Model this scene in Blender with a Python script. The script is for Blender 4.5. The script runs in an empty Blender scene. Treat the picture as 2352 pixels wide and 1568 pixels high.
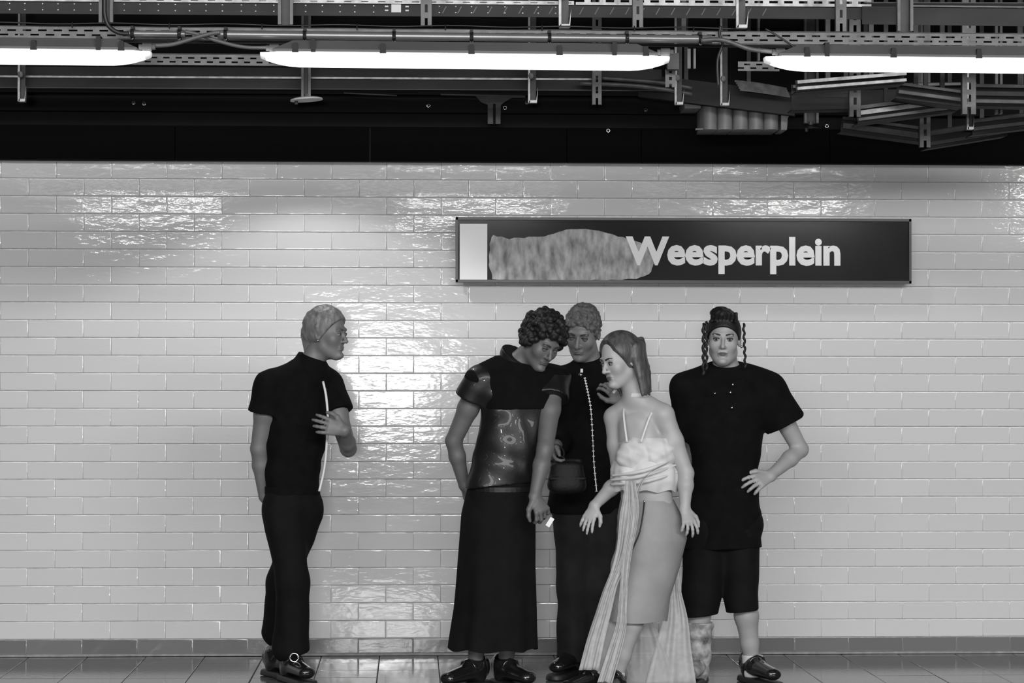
import bpy, bmesh, math, random
import numpy as np
from mathutils import Vector, Matrix

random.seed(7)
rng = np.random.default_rng(7)
scene = bpy.context.scene
COL = scene.collection

# ------------------------------------------------------------------ camera
F_PX = 5500.0
CAM = Vector((0.0, -12.44, 1.41))
YAW = math.atan(231.0 / F_PX)
PITCH = math.atan(96.0 / F_PX)
ROLL = 0.0012
cam_data = bpy.data.cameras.new('camera')
cam = bpy.data.objects.new('camera', cam_data)
COL.objects.link(cam)
cam_data.sensor_width = 36.0
cam_data.lens = F_PX / 2352.0 * 36.0
cam_data.clip_end = 200
R_CAM = (Matrix.Rotation(-YAW, 3, 'Z') @ Matrix.Rotation(math.pi / 2 + PITCH, 3, 'X') @ Matrix.Rotation(ROLL, 3, 'Z'))
cam.matrix_world = Matrix.Translation(CAM) @ R_CAM.to_4x4()
scene.camera = cam

def P(px, py, y=0.0):
    """point where the sight line of a photo pixel meets the upright plane at depth y"""
    d = R_CAM @ Vector(((px - 1176.0) / F_PX, -(py - 784.0) / F_PX, -1.0))
    t = (y - CAM.y) / d.y
    return CAM + d * t

def PF(px, py):
    """the same, on the floor"""
    d = R_CAM @ Vector(((px - 1176.0) / F_PX, -(py - 784.0) / F_PX, -1.0))
    return CAM + d * (-CAM.z / d.z)

# ------------------------------------------------------------------ world, lights, exposure
world = bpy.data.worlds.new('world'); scene.world = world
world.use_nodes = True
world.node_tree.nodes['Background'].inputs[0].default_value = (1, 1, 1, 1)
world.node_tree.nodes['Background'].inputs[1].default_value = 0.035
vs = scene.view_settings
vs.view_transform = 'Standard'; vs.look = 'None'; vs.gamma = 1.0; vs.use_curve_mapping = False
vs.exposure = 0.0
scene.cycles.use_denoising = True

def area(name, loc, target, sx, sy, power):
    l = bpy.data.lights.new(name, 'AREA'); l.shape = 'RECTANGLE'; l.size = sx; l.size_y = sy; l.energy = power
    o = bpy.data.objects.new(name, l); COL.objects.link(o); o.location = loc
    o.rotation_euler = (Vector(target) - Vector(loc)).to_track_quat('-Z', 'Y').to_euler()
    return o
# the tube lights that hang over the platform on the camera's side of the tracks
for i in range(6):
    area('far_platform_tube_light', (-9.6 + 3.4 * i, -13.6, 3.5), (-9.6 + 3.4 * i, 0, 0.6), 1.5, 0.12, 32)
# unseen panel light added behind the camera, mirrored in the glazed tiles
area('added_reflection_light', (-0.36, -16.2, 1.45), (-0.36, 0, 1.40), 0.98, 0.50, 380)
# wide unseen light added high behind the camera to wash the wall
area('added_wash_light', (3.4, -16.0, 5.6), (3.4, 0.0, 1.2), 20.0, 1.5, 1780)

# ------------------------------------------------------------------ materials
def mat(name, v, rough=0.6, metal=0.0, var=0.0, vscale=8.0, bump=0.0, bscale=60.0, spec=0.5, coat=0.0, stretch=None, bdist=0.01):
    m = bpy.data.materials.new(name); m.use_nodes = True
    nt = m.node_tree; b = nt.nodes['Principled BSDF']
    b.inputs['Base Color'].default_value = (v, v, v, 1)
    b.inputs['Roughness'].default_value = rough
    b.inputs['Metallic'].default_value = metal
    b.inputs['Specular IOR Level'].default_value = spec
    b.inputs['Coat Weight'].default_value = coat
    tc = nt.nodes.new('ShaderNodeTexCoord'); src = tc.outputs['Object']
    if stretch:
        mp = nt.nodes.new('ShaderNodeMapping'); mp.inputs['Scale'].default_value = stretch
        nt.links.new(src, mp.inputs['Vector']); src = mp.outputs['Vector']
    if var > 0:
        n = nt.nodes.new('ShaderNodeTexNoise'); n.inputs['Scale'].default_value = vscale; n.inputs['Detail'].default_value = 5
        r = nt.nodes.new('ShaderNodeMapRange')
        r.inputs['From Min'].default_value = 0.3; r.inputs['From Max'].default_value = 0.7
        r.inputs['To Min'].default_value = v * (1 - var); r.inputs['To Max'].default_value = min(1, v * (1 + var))
        nt.links.new(src, n.inputs['Vector']); nt.links.new(n.outputs['Fac'], r.inputs['Value'])
        nt.links.new(r.outputs['Result'], b.inputs['Base Color'])
    if bump > 0:
        n = nt.nodes.new('ShaderNodeTexNoise'); n.inputs['Scale'].default_value = bscale; n.inputs['Detail'].default_value = 3
        bp = nt.nodes.new('ShaderNodeBump'); bp.inputs['Strength'].default_value = bump; bp.inputs['Distance'].default_value = bdist
        nt.links.new(src, n.inputs['Vector']); nt.links.new(n.outputs['Fac'], bp.inputs['Height'])
        nt.links.new(bp.outputs['Normal'], b.inputs['Normal'])
    return m

def emit(name, v, strength):
    m = bpy.data.materials.new(name); m.use_nodes = True
    b = m.node_tree.nodes['Principled BSDF']
    b.inputs['Base Color'].default_value = (v, v, v, 1)
    b.inputs['Emission Color'].default_value = (1, 1, 1, 1)
    b.inputs['Emission Strength'].default_value = strength
    return m

def sheer(name, v, alpha):
    m = mat(name, v, 0.5, var=0.10, vscale=40)
    m.node_tree.nodes['Principled BSDF'].inputs['Alpha'].default_value = alpha
    return m

def tile_mat(name, v, rough, var):
    """glazed tile: every tile object takes a slightly different tone; the glaze is faintly wavy"""
    m = bpy.data.materials.new(name); m.use_nodes = True
    nt = m.node_tree; b = nt.nodes['Principled BSDF']
    oi = nt.nodes.new('ShaderNodeObjectInfo'); geo = nt.nodes.new('ShaderNodeNewGeometry')
    add = nt.nodes.new('ShaderNodeMath'); add.operation = 'ADD'
    nt.links.new(oi.outputs['Random'], add.inputs[0]); nt.links.new(geo.outputs['Random Per Island'], add.inputs[1])
    fr = nt.nodes.new('ShaderNodeMath'); fr.operation = 'FRACT'; nt.links.new(add.outputs[0], fr.inputs[0])
    r = nt.nodes.new('ShaderNodeMapRange'); r.inputs['To Min'].default_value = v * (1 - var); r.inputs['To Max'].default_value = v * (1 + var)
    nt.links.new(fr.outputs[0], r.inputs['Value']); nt.links.new(r.outputs['Result'], b.inputs['Base Color'])
    b.inputs['Roughness'].default_value = rough
    b.inputs['Specular IOR Level'].default_value = 0.5
    n1 = nt.nodes.new('ShaderNodeTexNoise'); n1.inputs['Scale'].default_value = 14; n1.inputs['Detail'].default_value = 3
    n1.inputs['Roughness'].default_value = 0.6
    mp = nt.nodes.new('ShaderNodeMapping'); mp.inputs['Scale'].default_value = (0.5, 1, 1.3)
    nt.links.new(geo.outputs['Position'], mp.inputs['Vector']); nt.links.new(mp.outputs['Vector'], n1.inputs['Vector'])
    bp = nt.nodes.new('ShaderNodeBump'); bp.inputs['Strength'].default_value = 0.22; bp.inputs['Distance'].default_value = 0.006
    nt.links.new(n1.outputs['Fac'], bp.inputs['Height']); nt.links.new(bp.outputs['Normal'], b.inputs['Normal'])
    return m

M = {
    'tile': tile_mat('glazed_white_tile', 0.64, 0.065, 0.025),
    'skirt_tile': tile_mat('glazed_grey_tile', 0.175, 0.14, 0.10),
    'grout': mat('grout', 0.30, 0.9, var=0.2, vscale=30),
    'floor': mat('polished_stone', 0.15, 0.10, var=0.10, vscale=5, bump=0.05, bscale=40),
    'joint': mat('floor_joint', 0.06, 0.8),
    'black': mat('black_painted_steel', 0.004, 0.6, var=0.3, vscale=3, spec=0.12),
    'black2': mat('matt_black_panel', 0.0028, 0.8, spec=0.06),
    'galv': mat('galvanised_steel', 0.105, 0.5, metal=0.25, var=0.35, vscale=14, bump=0.1, bscale=60),
    'galv_dk': mat('dull_galvanised_steel', 0.05, 0.55, metal=0.2, var=0.4, vscale=10, bump=0.1, bscale=60),
    'tray': mat('dusty_tray_steel', 0.024, 0.6, metal=0.1, spec=0.3, var=0.45, vscale=7, stretch=(0.3, 1, 1)),
    'edge': mat('bright_tray_edge', 0.24, 0.35, metal=0.3, var=0.4, vscale=25),
    'pipe': mat('grey_conduit', 0.20, 0.3, metal=0.4, var=0.1),
    'clip': mat('black_clip', 0.010, 0.5, spec=0.2),
    'chrome': mat('chrome', 0.75, 0.15, metal=1.0),
    'cable': mat('grey_cable', 0.10, 0.5),
    'cable_bk': mat('black_cable', 0.015, 0.5),
    'housing': mat('lamp_housing', 0.07, 0.5, var=0.15, vscale=5),
    'diffuser': emit('lit_diffuser', 0.9, 2.6),
    'diffuser_end': emit('diffuser_end_cap', 0.8, 0.42), 'diffuser_mid': emit('diffuser_taper', 0.85, 1.1),
    'sign': mat('dark_sign_face', 0.022, 0.12, var=0.2, vscale=2, spec=0.22),
    'signframe': mat('sign_frame', 0.012, 0.35),
    'signwhite': mat('white_sign_panel', 0.80, 0.35),
    'mottle': mat('mottled_patch', 0.40, 0.7, var=0.55, vscale=13, stretch=(2.2, 1, 0.9)),
    'label': mat('paper_label', 0.6, 0.5),
    'duct': mat('ribbed_duct', 0.24, 0.5, var=0.25, vscale=8),
}

# ------------------------------------------------------------------ object helpers
def tag(o, label=None, cat=None, group=None, kind=None):
    if label: o['label'] = label
    if cat: o['category'] = cat
    if group: o['group'] = group
    if kind: o['kind'] = kind
    return o

def empty(name, loc, label=None, cat=None, group=None, kind=None):
    o = bpy.data.objects.new(name, None); COL.objects.link(o); o.location = loc
    o.empty_display_size = 0.1
    return tag(o, label, cat, group, kind)

def link(name, me, parent=None, m=None, loc=None):
    """mesh vertices are in world space; under a parent they are shifted to the parent's base"""
    if m is not None and not me.materials: me.materials.append(m)
    o = bpy.data.objects.new(name, me); COL.objects.link(o)
    if parent is not None:
        o.parent = parent
        base = parent.matrix_basis.translation.copy()
        q = parent.parent
        while q is not None:
            base = base + q.matrix_basis.translation; q = q.parent
        if loc is None: me.transform(Matrix.Translation(-base))
        else: o.location = Vector(loc) - base
    elif loc is not None:
        o.location = loc
    return o

def smooth(me, on=True):
    me.polygons.foreach_set('use_smooth', [on] * len(me.polygons)); return me

class MB:
    def __init__(s): s.v = []; s.f = []; s.mi = []
    def add(s, vs_, fs, mi=0):
        k = len(s.v); s.v += [tuple(x) for x in vs_]; s.f += [tuple(i + k for i in f) for f in fs]; s.mi += [mi] * len(fs); return s
    def box(s, c, size, rot=None, mi=0):
        hx, hy, hz = size[0] / 2, size[1] / 2, size[2] / 2
        vv = [Vector((x, y, z)) for x in (-hx, hx) for y in (-hy, hy) for z in (-hz, hz)]
        if rot is not None: vv = [rot @ q for q in vv]
        c = Vector(c)
        return s.add([c + q for q in vv], [(0, 1, 3, 2), (4, 6, 7, 5), (0, 4, 5, 1), (2, 3, 7, 6), (0, 2, 6, 4), (1, 5, 7, 3)], mi)
    def beam(s, a, b, w, h, mi=0, up=(0, 0, 1)):
        """box from a to b; w across (depth), h along up"""
        a = Vector(a); b = Vector(b); x = (b - a).normalized(); u = Vector(up)
        yv = u.cross(x).normalized(); zv = x.cross(yv).normalized()
        R = Matrix((x, yv, zv)).transposed()
        return s.box((a + b) / 2, ((b - a).length, w, h), R, mi)
    def tube(s, pts, r, n=10, mi=0, caps=True):
        pts = [Vector(p) for p in pts]; m = len(pts); rings = []
        rr = r if hasattr(r, '__len__') else [r] * m
        prev = None
        for i, p in enumerate(pts):
            t = (pts[min(i + 1, m - 1)] - pts[max(i - 1, 0)]).normalized()
            a = prev - t * prev.dot(t) if prev is not None else (Vector((0, 0, 1)) if abs(t.z) < 0.9 else Vector((0, 1, 0))).cross(t)
            a.normalize(); prev = a; b = t.cross(a)
            rings.append([p + (a * math.cos(2 * math.pi * k / n) + b * math.sin(2 * math.pi * k / n)) * rr[i] for k in range(n)])
        vv = [q for ring in rings for q in ring]; ff = []
        for i in range(m - 1):
            for k in range(n):
                ff.append((i * n + k, i * n + (k + 1) % n, (i + 1) * n + (k + 1) % n, (i + 1) * n + k))
        if caps: ff += [tuple(range(n - 1, -1, -1)), tuple((m - 1) * n + k for k in range(n))]
        return s.add(vv, ff, mi)
    def sphere(s, c, r, n=10, mi=0, sc=(1, 1, 1)):
        vv = []; ff = []; c = Vector(c)
        for i in range(n // 2 + 1):
            th = math.pi * i / (n // 2)
            for k in range(n):
                ph = 2 * math.pi * k / n
                vv.append(c + Vector((math.sin(th) * math.cos(ph) * sc[0], math.sin(th) * math.sin(ph) * sc[1], math.cos(th) * sc[2])) * r)
        for i in range(n // 2):
            for k in range(n):
                ff.append((i * n + k, (i + 1) * n + k, (i + 1) * n + (k + 1) % n, i * n + (k + 1) % n))
        return s.add(vv, ff, mi)
    def prism(s, poly, y0, y1, mi=0):
        """polygon in x,z extruded from y0 to y1"""
        n = len(poly)
        vv = [(x, y0, z) for x, z in poly] + [(x, y1, z) for x, z in poly]
        ff = [tuple(range(n)), tuple(range(2 * n - 1, n - 1, -1))] + [(k, k + n, (k + 1) % n + n, (k + 1) % n) for k in range(n)]
        return s.add(vv, ff, mi)
    def mesh(s, name, mats=None, sm=False):
        me = bpy.data.meshes.new(name); me.from_pydata(s.v, [], s.f); 
        for m in (mats or []): me.materials.append(m)
        if mats and len(mats) > 1: me.polygons.foreach_set('material_index', s.mi)
        me.update(); bm = bmesh.new(); bm.from_mesh(me); bmesh.ops.recalc_face_normals(bm, faces=bm.faces); bm.to_mesh(me); bm.free()
        if sm: smooth(me)
        return me
    def obj(s, name, m, parent=None, sm=False):
        return link(name, s.mesh(name, m if isinstance(m, (list, tuple)) else [m], sm), parent)

def autosmooth(o, deg=35):
    me = o.data; smooth(me); me.set_sharp_from_angle(angle=math.radians(deg)); return o

def perforated(mb, a, b, h, t, rows, pitch, slot, sloth, phase=0.0, up=(0, 0, 1), stagger=True):
    """steel strip from a to b of height h with real slots through it"""
    a = Vector(a); b = Vector(b); L = (b - a).length; x = (b - a).normalized(); u = Vector(up)
    yv = u.cross(x).normalized(); zv = x.cross(yv).normalized()
    def solid(x0, x1, z0, z1):
        if x1 - x0 < 1e-4: return
        R = Matrix((x, yv, zv)).transposed()
        mb.box(a + x * (x0 + x1) / 2 + zv * (z0 + z1) / 2, (x1 - x0, t, z1 - z0), R)
    gap = (h - rows * sloth) / (rows + 1)
    z = -h / 2
    for r in range(rows):
        solid(0, L, z, z + gap); z += gap
        xx = phase + (pitch / 2 if (r % 2 and stagger) else 0) - pitch; last = 0.0
        while xx < L:
            s0, s1 = max(xx, 0), min(xx + slot, L)
            if s1 > 0:
                solid(last, s0, z, z + sloth); last = s1
            xx += pitch
        solid(last, L, z, z + sloth); z += sloth
    solid(0, L, z, h / 2)
    return mb

# ------------------------------------------------------------------ setting: wall, skirting, floor
zt = (P(0, 368.6).z + P(2352, 378.5).z) / 2
zb = (P(0, 1467.5).z + P(2352, 1461).z) / 2
ROWS = 27
RH = (zt - zb) / ROWS
XO = P(61, 1487).x
TW = (P(1824.7, 1487).x - XO) / 14
GAPX, GAPZ = 0.0026, 0.0048
X0W, X1W = P(0, 784).x - 1.4, P(2352, 784).x + 1.4

def tile_mesh(name, w, h, t, c, mlist, tilt=13):
    """tile with a rounded rim: 18 faces, centred, its face at y=0"""
    o = [(-w / 2, -h / 2), (w / 2, -h / 2), (w / 2, h / 2), (-w / 2, h / 2)]
    i = [(-w / 2 + c, -h / 2 + c), (w / 2 - c, -h / 2 + c), (w / 2 - c, h / 2 - c), (-w / 2 + c, h / 2 - c)]
    vv = [(x, 0, z) for x, z in i] + [(x, c * 0.45, z) for x, z in o] + [(x, t, z) for x, z in o]
    ff = [(0, 1, 2, 3)]
    for k in range(4):
        l = (k + 1) % 4
        ff += [(k, k + 4, l + 4, l), (k + 4, k + 8, l + 8, l + 4)]
    me = bpy.data.meshes.new(name); me.from_pydata(vv, [], ff)
    me.materials.append(mlist); me.update(); smooth(me)
    s = math.sin(math.radians(tilt)); cc = math.cos(math.radians(tilt))
    nn = [(0, -1, 0)] * 4
    for x, z in o: nn.append((math.copysign(s * 0.7, x), -cc, math.copysign(s, z)))
    for x, z in o: nn.append((math.copysign(0.7, x), 0, math.copysign(0.7, z)))
    me.normals_split_custom_set_from_vertices([Vector(n).normalized() for n in nn])
    return me

wall = MB().box(((X0W + X1W) / 2, 0.107, (zt + 0) / 2 + 0.3), (X1W - X0W, 0.2, zt + 0.6)).obj('wall_back', M['grout'])
tag(wall, 'wall of long glazed white tiles laid in running bond', kind='structure')
TM = tile_mesh('wall_tile', TW - GAPX, RH - GAPZ, 0.012, 0.004, M['tile'])
cells = []
s0, s1 = P(1045, 500), P(2095, 652)
for r in range(ROWS):
    z = zt - (r + 0.5) * RH
    off = XO + (0 if r % 2 == 1 else TW / 2)
    k0 = math.floor((X0W - off) / TW) + 1
    k = k0
    while off + (k + 1) * TW < X1W:
        x = off + (k + 0.5) * TW
        hid = (s0.x < x - TW / 2 and x + TW / 2 < s1.x and s1.z < z - RH / 2 and z + RH / 2 < s0.z)
        inview = P(0, 784).x - TW / 2 < x < P(2352, 784).x + TW / 2
        cells.append((2 if hid else 0 if inview else 1, math.hypot(x - 0.3, (z - 1.4)), x, z)); k += 1
cells.sort()
rest_v, rest_f = MB(), None
for n, (_, d, x, z) in enumerate(cells):
    rx, rz, dy = rng.normal(0, 0.0022), rng.normal(0, 0.0035), rng.normal(0, 0.0005)
    if n < 300:
        o = bpy.data.objects.new('tile', TM); COL.objects.link(o); o.parent = wall
        o.location = (x, dy, z); o.rotation_euler = (rx, 0, rz)
    else:
        Rm = Matrix.Rotation(rz, 3, 'Z') @ Matrix.Rotation(rx, 3, 'X')
        rest_v.add([Rm @ v.co + Vector((x, dy, z)) for v in TM.vertices], [tuple(p.vertices) for p in TM.polygons])
me = bpy.data.meshes.new('outer_tiles'); me.from_pydata(rest_v.v, [], rest_v.f); me.materials.append(M['tile']); smooth(me)
nv = len(TM.vertices); base_n = [Vector((0, 0, 0))] * nv
cn = {}
for lp in TM.loops: cn[lp.vertex_index] = TM.corner_normals[lp.index].vector.copy()
base_n = [cn[i] for i in range(nv)]
me.normals_split_custom_set_from_vertices(base_n * (len(me.vertices) // nv))
o = link('tile_field', me, wall); tag(o, kind='stuff')

base = MB().box(((X0W + X1W) / 2, 0.06, zb / 2), (X1W - X0W, 0.1, zb - 0.001)).obj('baseboard_back', M['grout'])
tag(base, 'skirting course of dark grey tiles at the foot of the wall', kind='structure')
SM = tile_mesh('skirting_tile', TW - GAPX, zb - 0.012 - GAPZ, 0.012, 0.004, M['skirt_tile'])
k = 0
for k in range(-9, 30):
    x = XO + (k + 0.5) * TW
    if X0W < x - TW / 2 and x + TW / 2 < X1W and P(0, 1480).x - TW < x < P(2352, 1480).x + TW:
        o = bpy.data.objects.new('tile', SM); COL.objects.link(o); o.parent = base
        o.location = (x, rng.normal(0, 0.0005), zb / 2 + 0.005); o.rotation_euler = (rng.normal(0, 0.003), 0, rng.normal(0, 0.003))

EDGE = -3.9
floor = MB().box(((X0W + X1W) / 2, (0.1 + EDGE) / 2, -0.106), (X1W - X0W, 0.1 - EDGE, 0.2)).obj('floor', M['joint'])
tag(floor, 'platform floor of polished grey square tiles', kind='structure')
FT = 0.30
def ftile(w, d):
    c = 0.002
    vv = [(sx * (w / 2 - c), sy * (d / 2 - c), 0) for sx, sy in ((-1, -1), (1, -1), (1, 1), (-1, 1))] + [(sx * w / 2, sy * d / 2, -c) for sx, sy in ((-1, -1), (1, -1), (1, 1), (-1, 1))] + [(sx * w / 2, sy * d / 2, -0.008) for sx, sy in ((-1, -1), (1, -1), (1, 1), (-1, 1))]
    ff = [(0, 1, 2, 3)]
    for k in range(4):
        l = (k + 1) % 4
        ff += [(k, k + 4, l + 4, l), (k + 4, k + 8, l + 8, l + 4)]
    me = bpy.data.meshes.new('floor_tile'); me.from_pydata(vv, [], ff); me.materials.append(M['floor']); me.update(); return me
FM = ftile(FT - 0.004, FT - 0.004)
XF = PF(868, 1540).x
far = MB()
for j in range(13):
    y = -0.02 - (j + 0.5) * FT
    for k in range(-12, 16):
        x = XF + (k + 0.5) * FT
        if not (X0W + 0.2 < x < X1W - 0.2): continue
        if j < 5:
            o = bpy.data.objects.new('tile', FM); COL.objects.link(o); o.parent = floor
            o.location = (x, y, rng.normal(0, 0.0003)); o.rotation_euler = (rng.normal(0, 0.0012), rng.normal(0, 0.0012), 0)
        else:
            far.add([v.co + Vector((x, y, 0)) for v in FM.vertices], [tuple(p.vertices) for p in FM.polygons])
o = far.obj('tile_field', M['floor'], floor); tag(o, kind='stuff')
edge = MB().box(((X0W + X1W) / 2, EDGE - 0.05, -0.1), (X1W - X0W, 0.12, 0.2)).box(((X0W + X1W) / 2, EDGE + 0.1, -0.65), (X1W - X0W, 0.2, 0.9)).obj('trim_platform_edge', M['grout'])
tag(edge, 'concrete edge of the platform above the tracks', kind='structure')
bed = MB().box(((X0W + X1W) / 2, EDGE - 3.0, -1.2), (X1W - X0W, 6.0, 0.2)).obj('floor_track_bed', M['joint']); tag(bed, 'dark track bed below the platform edge', kind='structure')
ceil = MB().box(((X0W + X1W) / 2, -2.2, 3.72), (X1W - X0W, 5.0, 0.12)).obj('ceiling', M['black']); tag(ceil, 'dark ceiling above the cable trays', kind='structure')

# black fascia over the wall
yF = -0.06
zf0 = zt - 0.002
zm = P(1176, 293, yF).z
zf2 = P(1176, 190, yF).z + 0.5
fas = empty('trim_fascia', (0, 0, zf0), 'black steel fascia running above the white tiles', kind='structure')
xs = [X0W, P(-300, 300).x, P(405, 300).x, P(850, 300).x, P(1300, 300).x, P(1470, 300).x, P(1900, 300).x, X1W]
for a, b in zip(xs[:-1], xs[1:]):
    MB().box(((a + b) / 2, yF + 0.02, (zf0 + zm) / 2), (b - a - 0.004, 0.06, zm - zf0)).obj('panel', M['black2'], fas)
MB().box(((X0W + X1W) / 2, yF + 0.05, (zm + zf2) / 2), (X1W - X0W, 0.05, zf2 - zm)).obj('upper_panel', M['black'], fas)
MB().box(((X0W + X1W) / 2, yF + 0.0, P(700, 256, yF).z), (X1W - X0W, 0.05, 0.012)).box(((X0W + X1W) / 2, yF + 0.0, P(700, 213, yF).z), (X1W - X0W, 0.07, 0.02)).obj('rail', M['black'], fas)
for px, py in ((307, 236), (331, 238), (984, 243), (1160, 248), (1483, 253), (1397, 300), (1899, 290), (1210, 236)):
    p = P(px, py, yF - 0.02)
    autosmooth(MB().tube([p + Vector((0, 0.03, 0)), p + Vector((0, -0.004, 0))], 0.009, 10).sphere(p + Vector((0, -0.004, 0)), 0.008, 8).obj('bolt', M['chrome'], fas))

# ------------------------------------------------------------------ tube lights
YL = -3.10
def tube_light(xa, xb, yta, ytb, label, clips, brackets, glands, open_ends=(True, True)):
    """xa..xb pixel ends of the diffuser, yta/ytb pixel height of its top at both ends"""
    def at(px, dy, y=YL): return P(px, yta + (ytb - yta) * (px - xa) / (xb - xa) + dy, y)
    c = at((xa + xb) / 2, 20)
    root = empty('tube_light', c, label, 'light', 'tube lights over the platform')
    a, b = at(xa, 0), at(xb, 0)
    hh = 0.052; L = (b - a).length; n = 40; prof = 14
    vs_, fs, mi = [], [], []
    x = (b - a).normalized()
    for i in range(n + 1):
        u = i / n
        # cosine spacing puts rings at the tapered ends
        s = (1 - math.cos(u * math.pi)) / 2
        e = min(s, 1 - s) * L
        k = min(1.0, e / 0.16)
        drop = 0.35 + 0.65 * math.sin(k * math.pi / 2) ** 0.8
        wid = 0.55 + 0.45 * math.sin(k * math.pi / 2)
        if e < 1e-5: drop *= 0.75; wid *= 0.8
        p = a + x * (s * L)
        for j in range(prof + 1):
            th = math.pi * j / prof
            cx = math.copysign(abs(math.cos(th)) ** 0.7, math.cos(th)); sz = math.sin(th) ** 0.6
            vs_.append(p + Vector((0, cx * 0.055 * wid, -sz * hh * drop)))
    for i in range(n):
        for j in range(prof):
            q = i * (prof + 1) + j
            fs.append((q, q + 1, q + prof + 2, q + prof + 1))
            s = (1 - math.cos((i + 0.5) / n * math.pi)) / 2; e = min(s, 1 - s) * L
            mi.append(1 if e < 0.022 else 2 if e < 0.07 else 0)
        fs.append((i * (prof + 1), (i + 1) * (prof + 1), (i + 1) * (prof + 1) + prof, i * (prof + 1) + prof)); mi.append(0)
    fs += [tuple(range(prof + 1)), tuple(n * (prof + 1) + j for j in range(prof, -1, -1))]; mi += [1, 1]
    me = bpy.data.meshes.new('diffuser'); me.from_pydata(vs_, [], fs)
    me.materials.append(M['diffuser']); me.materials.append(M['diffuser_end']); me.materials.append(M['diffuser_mid'])
    me.polygons.foreach_set('material_index', mi); me.update()
    bm = bmesh.new(); bm.from_mesh(me); bmesh.ops.recalc_face_normals(bm, faces=bm.faces); bm.to_mesh(me); bm.free(); smooth(me)
    link('diffuser', me, root)
    # housing: tray with sloped flanks and a rim
    h = MB(); up = Vector((0, 0, 1))
    ins = 0.13
    a2, b2 = a + x * 0.05, b - x * 0.05
    a3, b3 = a + x * ins, b - x * ins
    def ring(p, w, z): return [p + Vector((0, -w, z)), p + Vector((0, w, z))]
    v = ring(a2, 0.060, 0.001) + ring(b2, 0.060, 0.001) + ring(a2, 0.060, 0.010) + ring(b2, 0.060, 0.010) + ring(a3, 0.042, 0.046) + ring(b3, 0.042, 0.046)
    f = [(0, 1, 3, 2)]
    for k in (0, 4):
        f += [(k, k + 2, k + 6, k + 4), (k + 1, k + 5, k + 7, k + 3), (k, k + 4, k + 5, k + 1), (k + 2, k + 3, k + 7, k + 6)]
    f += [(8, 10, 11, 9)]
    h.add(v, f); h.beam(a2 + up * 0.0045, b2 + up * 0.0045, 0.134, 0.008)
    h.obj('housing', M['housing'], root)
    for px in clips:
        p = at(px, 0)
        MB().add([p + Vector((sx * wx, -0.068, z)) for z, wx in ((-0.004, 0.013), (0.034, 0.008)) for sx in (-1, 1)] +
                 [p + Vector((sx * wx, yy, z)) for z, wx, yy in ((-0.004, 0.013, -0.060), (0.034, 0.008, -0.046)) for sx in (-1, 1)],
                 [(0, 1, 3, 2), (4, 6, 7, 5), (0, 2, 6, 4), (1, 5, 7, 3), (2, 3, 7, 6), (0, 4, 5, 1)]).obj('clip', M['clip'], root)
    for px in brackets:
        p = at(px, 0)
        MB().box(p + Vector((0, -0.070, 0.024)), (0.018, 0.004, 0.055)).box(p + Vector((0, 0.0, 0.050)), (0.018, 0.14, 0.004)).obj('mounting_bracket', M['clip'], root)
    for px in glands:
        p = at(px, -12)
        MB().tube([p + Vector((-0.018, 0, 0)), p + Vector((0.018, 0, 0))], 0.016, 10).tube([p + Vector((-0.032, 0, 0)), p + Vector((0.032, 0, 0))], 0.011, 10).obj('cable_gland', M['galv'], root, sm=False)
    return root

tube_light(-592, 348, 110, 120, 'leftmost of the three tube lights, cut by the left edge of the photo', (-440, -240, -60, 83, 283), (231, -500), (338,))
tube_light(598, 1537, 122, 132, 'middle tube light of the three, shown whole', (680, 880, 1082, 1283, 1480), (721, 1408), (630, 1528))
tube_light(1755, 2695, 132, 141, 'rightmost of the three tube lights, cut by the right edge of the photo', (1848, 2045, 2240, 2440, 2640), (1893, 2560), (1792,))

# ------------------------------------------------------------------ upper slotted rail, conduit, cables
YR = -2.98
CZ = 3.66
rail = empty('slotted_rail', P(1176, 72, YR), 'long slotted steel rail right above the tube lights', 'cable rail')
def rl(px, dy=0): return P(px, 74 + 18 * px / 2352 + dy, YR)
perforated(MB(), rl(-320), rl(2700), 0.046, 0.003, 2, 0.060, 0.034, 0.007, up=(0, 0, 1)).obj('web', M['galv'], rail)
MB().beam(rl(-320, -15) + Vector((0, 0.028, 0)), rl(2700, -15) + Vector((0, 0.028, 0)), 0.055, 0.003).beam(rl(-320, 15) + Vector((0, 0.028, 0)), rl(2700, 15) + Vector((0, 0.028, 0)), 0.055, 0.003).obj('flange', M['galv_dk'], rail)
MB().beam(rl(-320, 19), rl(2700, 19), 0.01, 0.010).obj('lower_lip', M['black'], rail)

yC = YR - 0.045
def pc(px, dy=0): return P(px, 77 + 13 * (px - 300) / 1300 + dy, yC)
pipe = empty('conduit', pc(1000), 'thin grey conduit pipe clipped along the slotted rail', 'pipe')
MB().tube([pc(292), pc(425)], 0.0125, 12).obj('pipe', M['pipe'], pipe, sm=False)
MB().tube([pc(500), pc(1635)], 0.0165, 12).obj('pipe', M['pipe'], pipe, sm=False)
for o in pipe.children: autosmooth(o)
for px in (304, 412, 518, 700, 905, 1083, 1262, 1440, 1608):
    p = pc(px); q = MB()
    q.tube([p + Vector((-0.007, 0, 0)), p + Vector((0.007, 0, 0))], 0.020, 12).box(p + Vector((0, 0.015, 0.022)), (0.012, 0.05, 0.014))
    c = q.obj('pipe_clamp', M['clip'], pipe)
    MB().sphere(p + Vector((0, -0.012, -0.020)), 0.006, 8).sphere(p + Vector((0, -0.019, 0.004)), 0.005, 8).obj('screw', M['chrome'], c)

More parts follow.
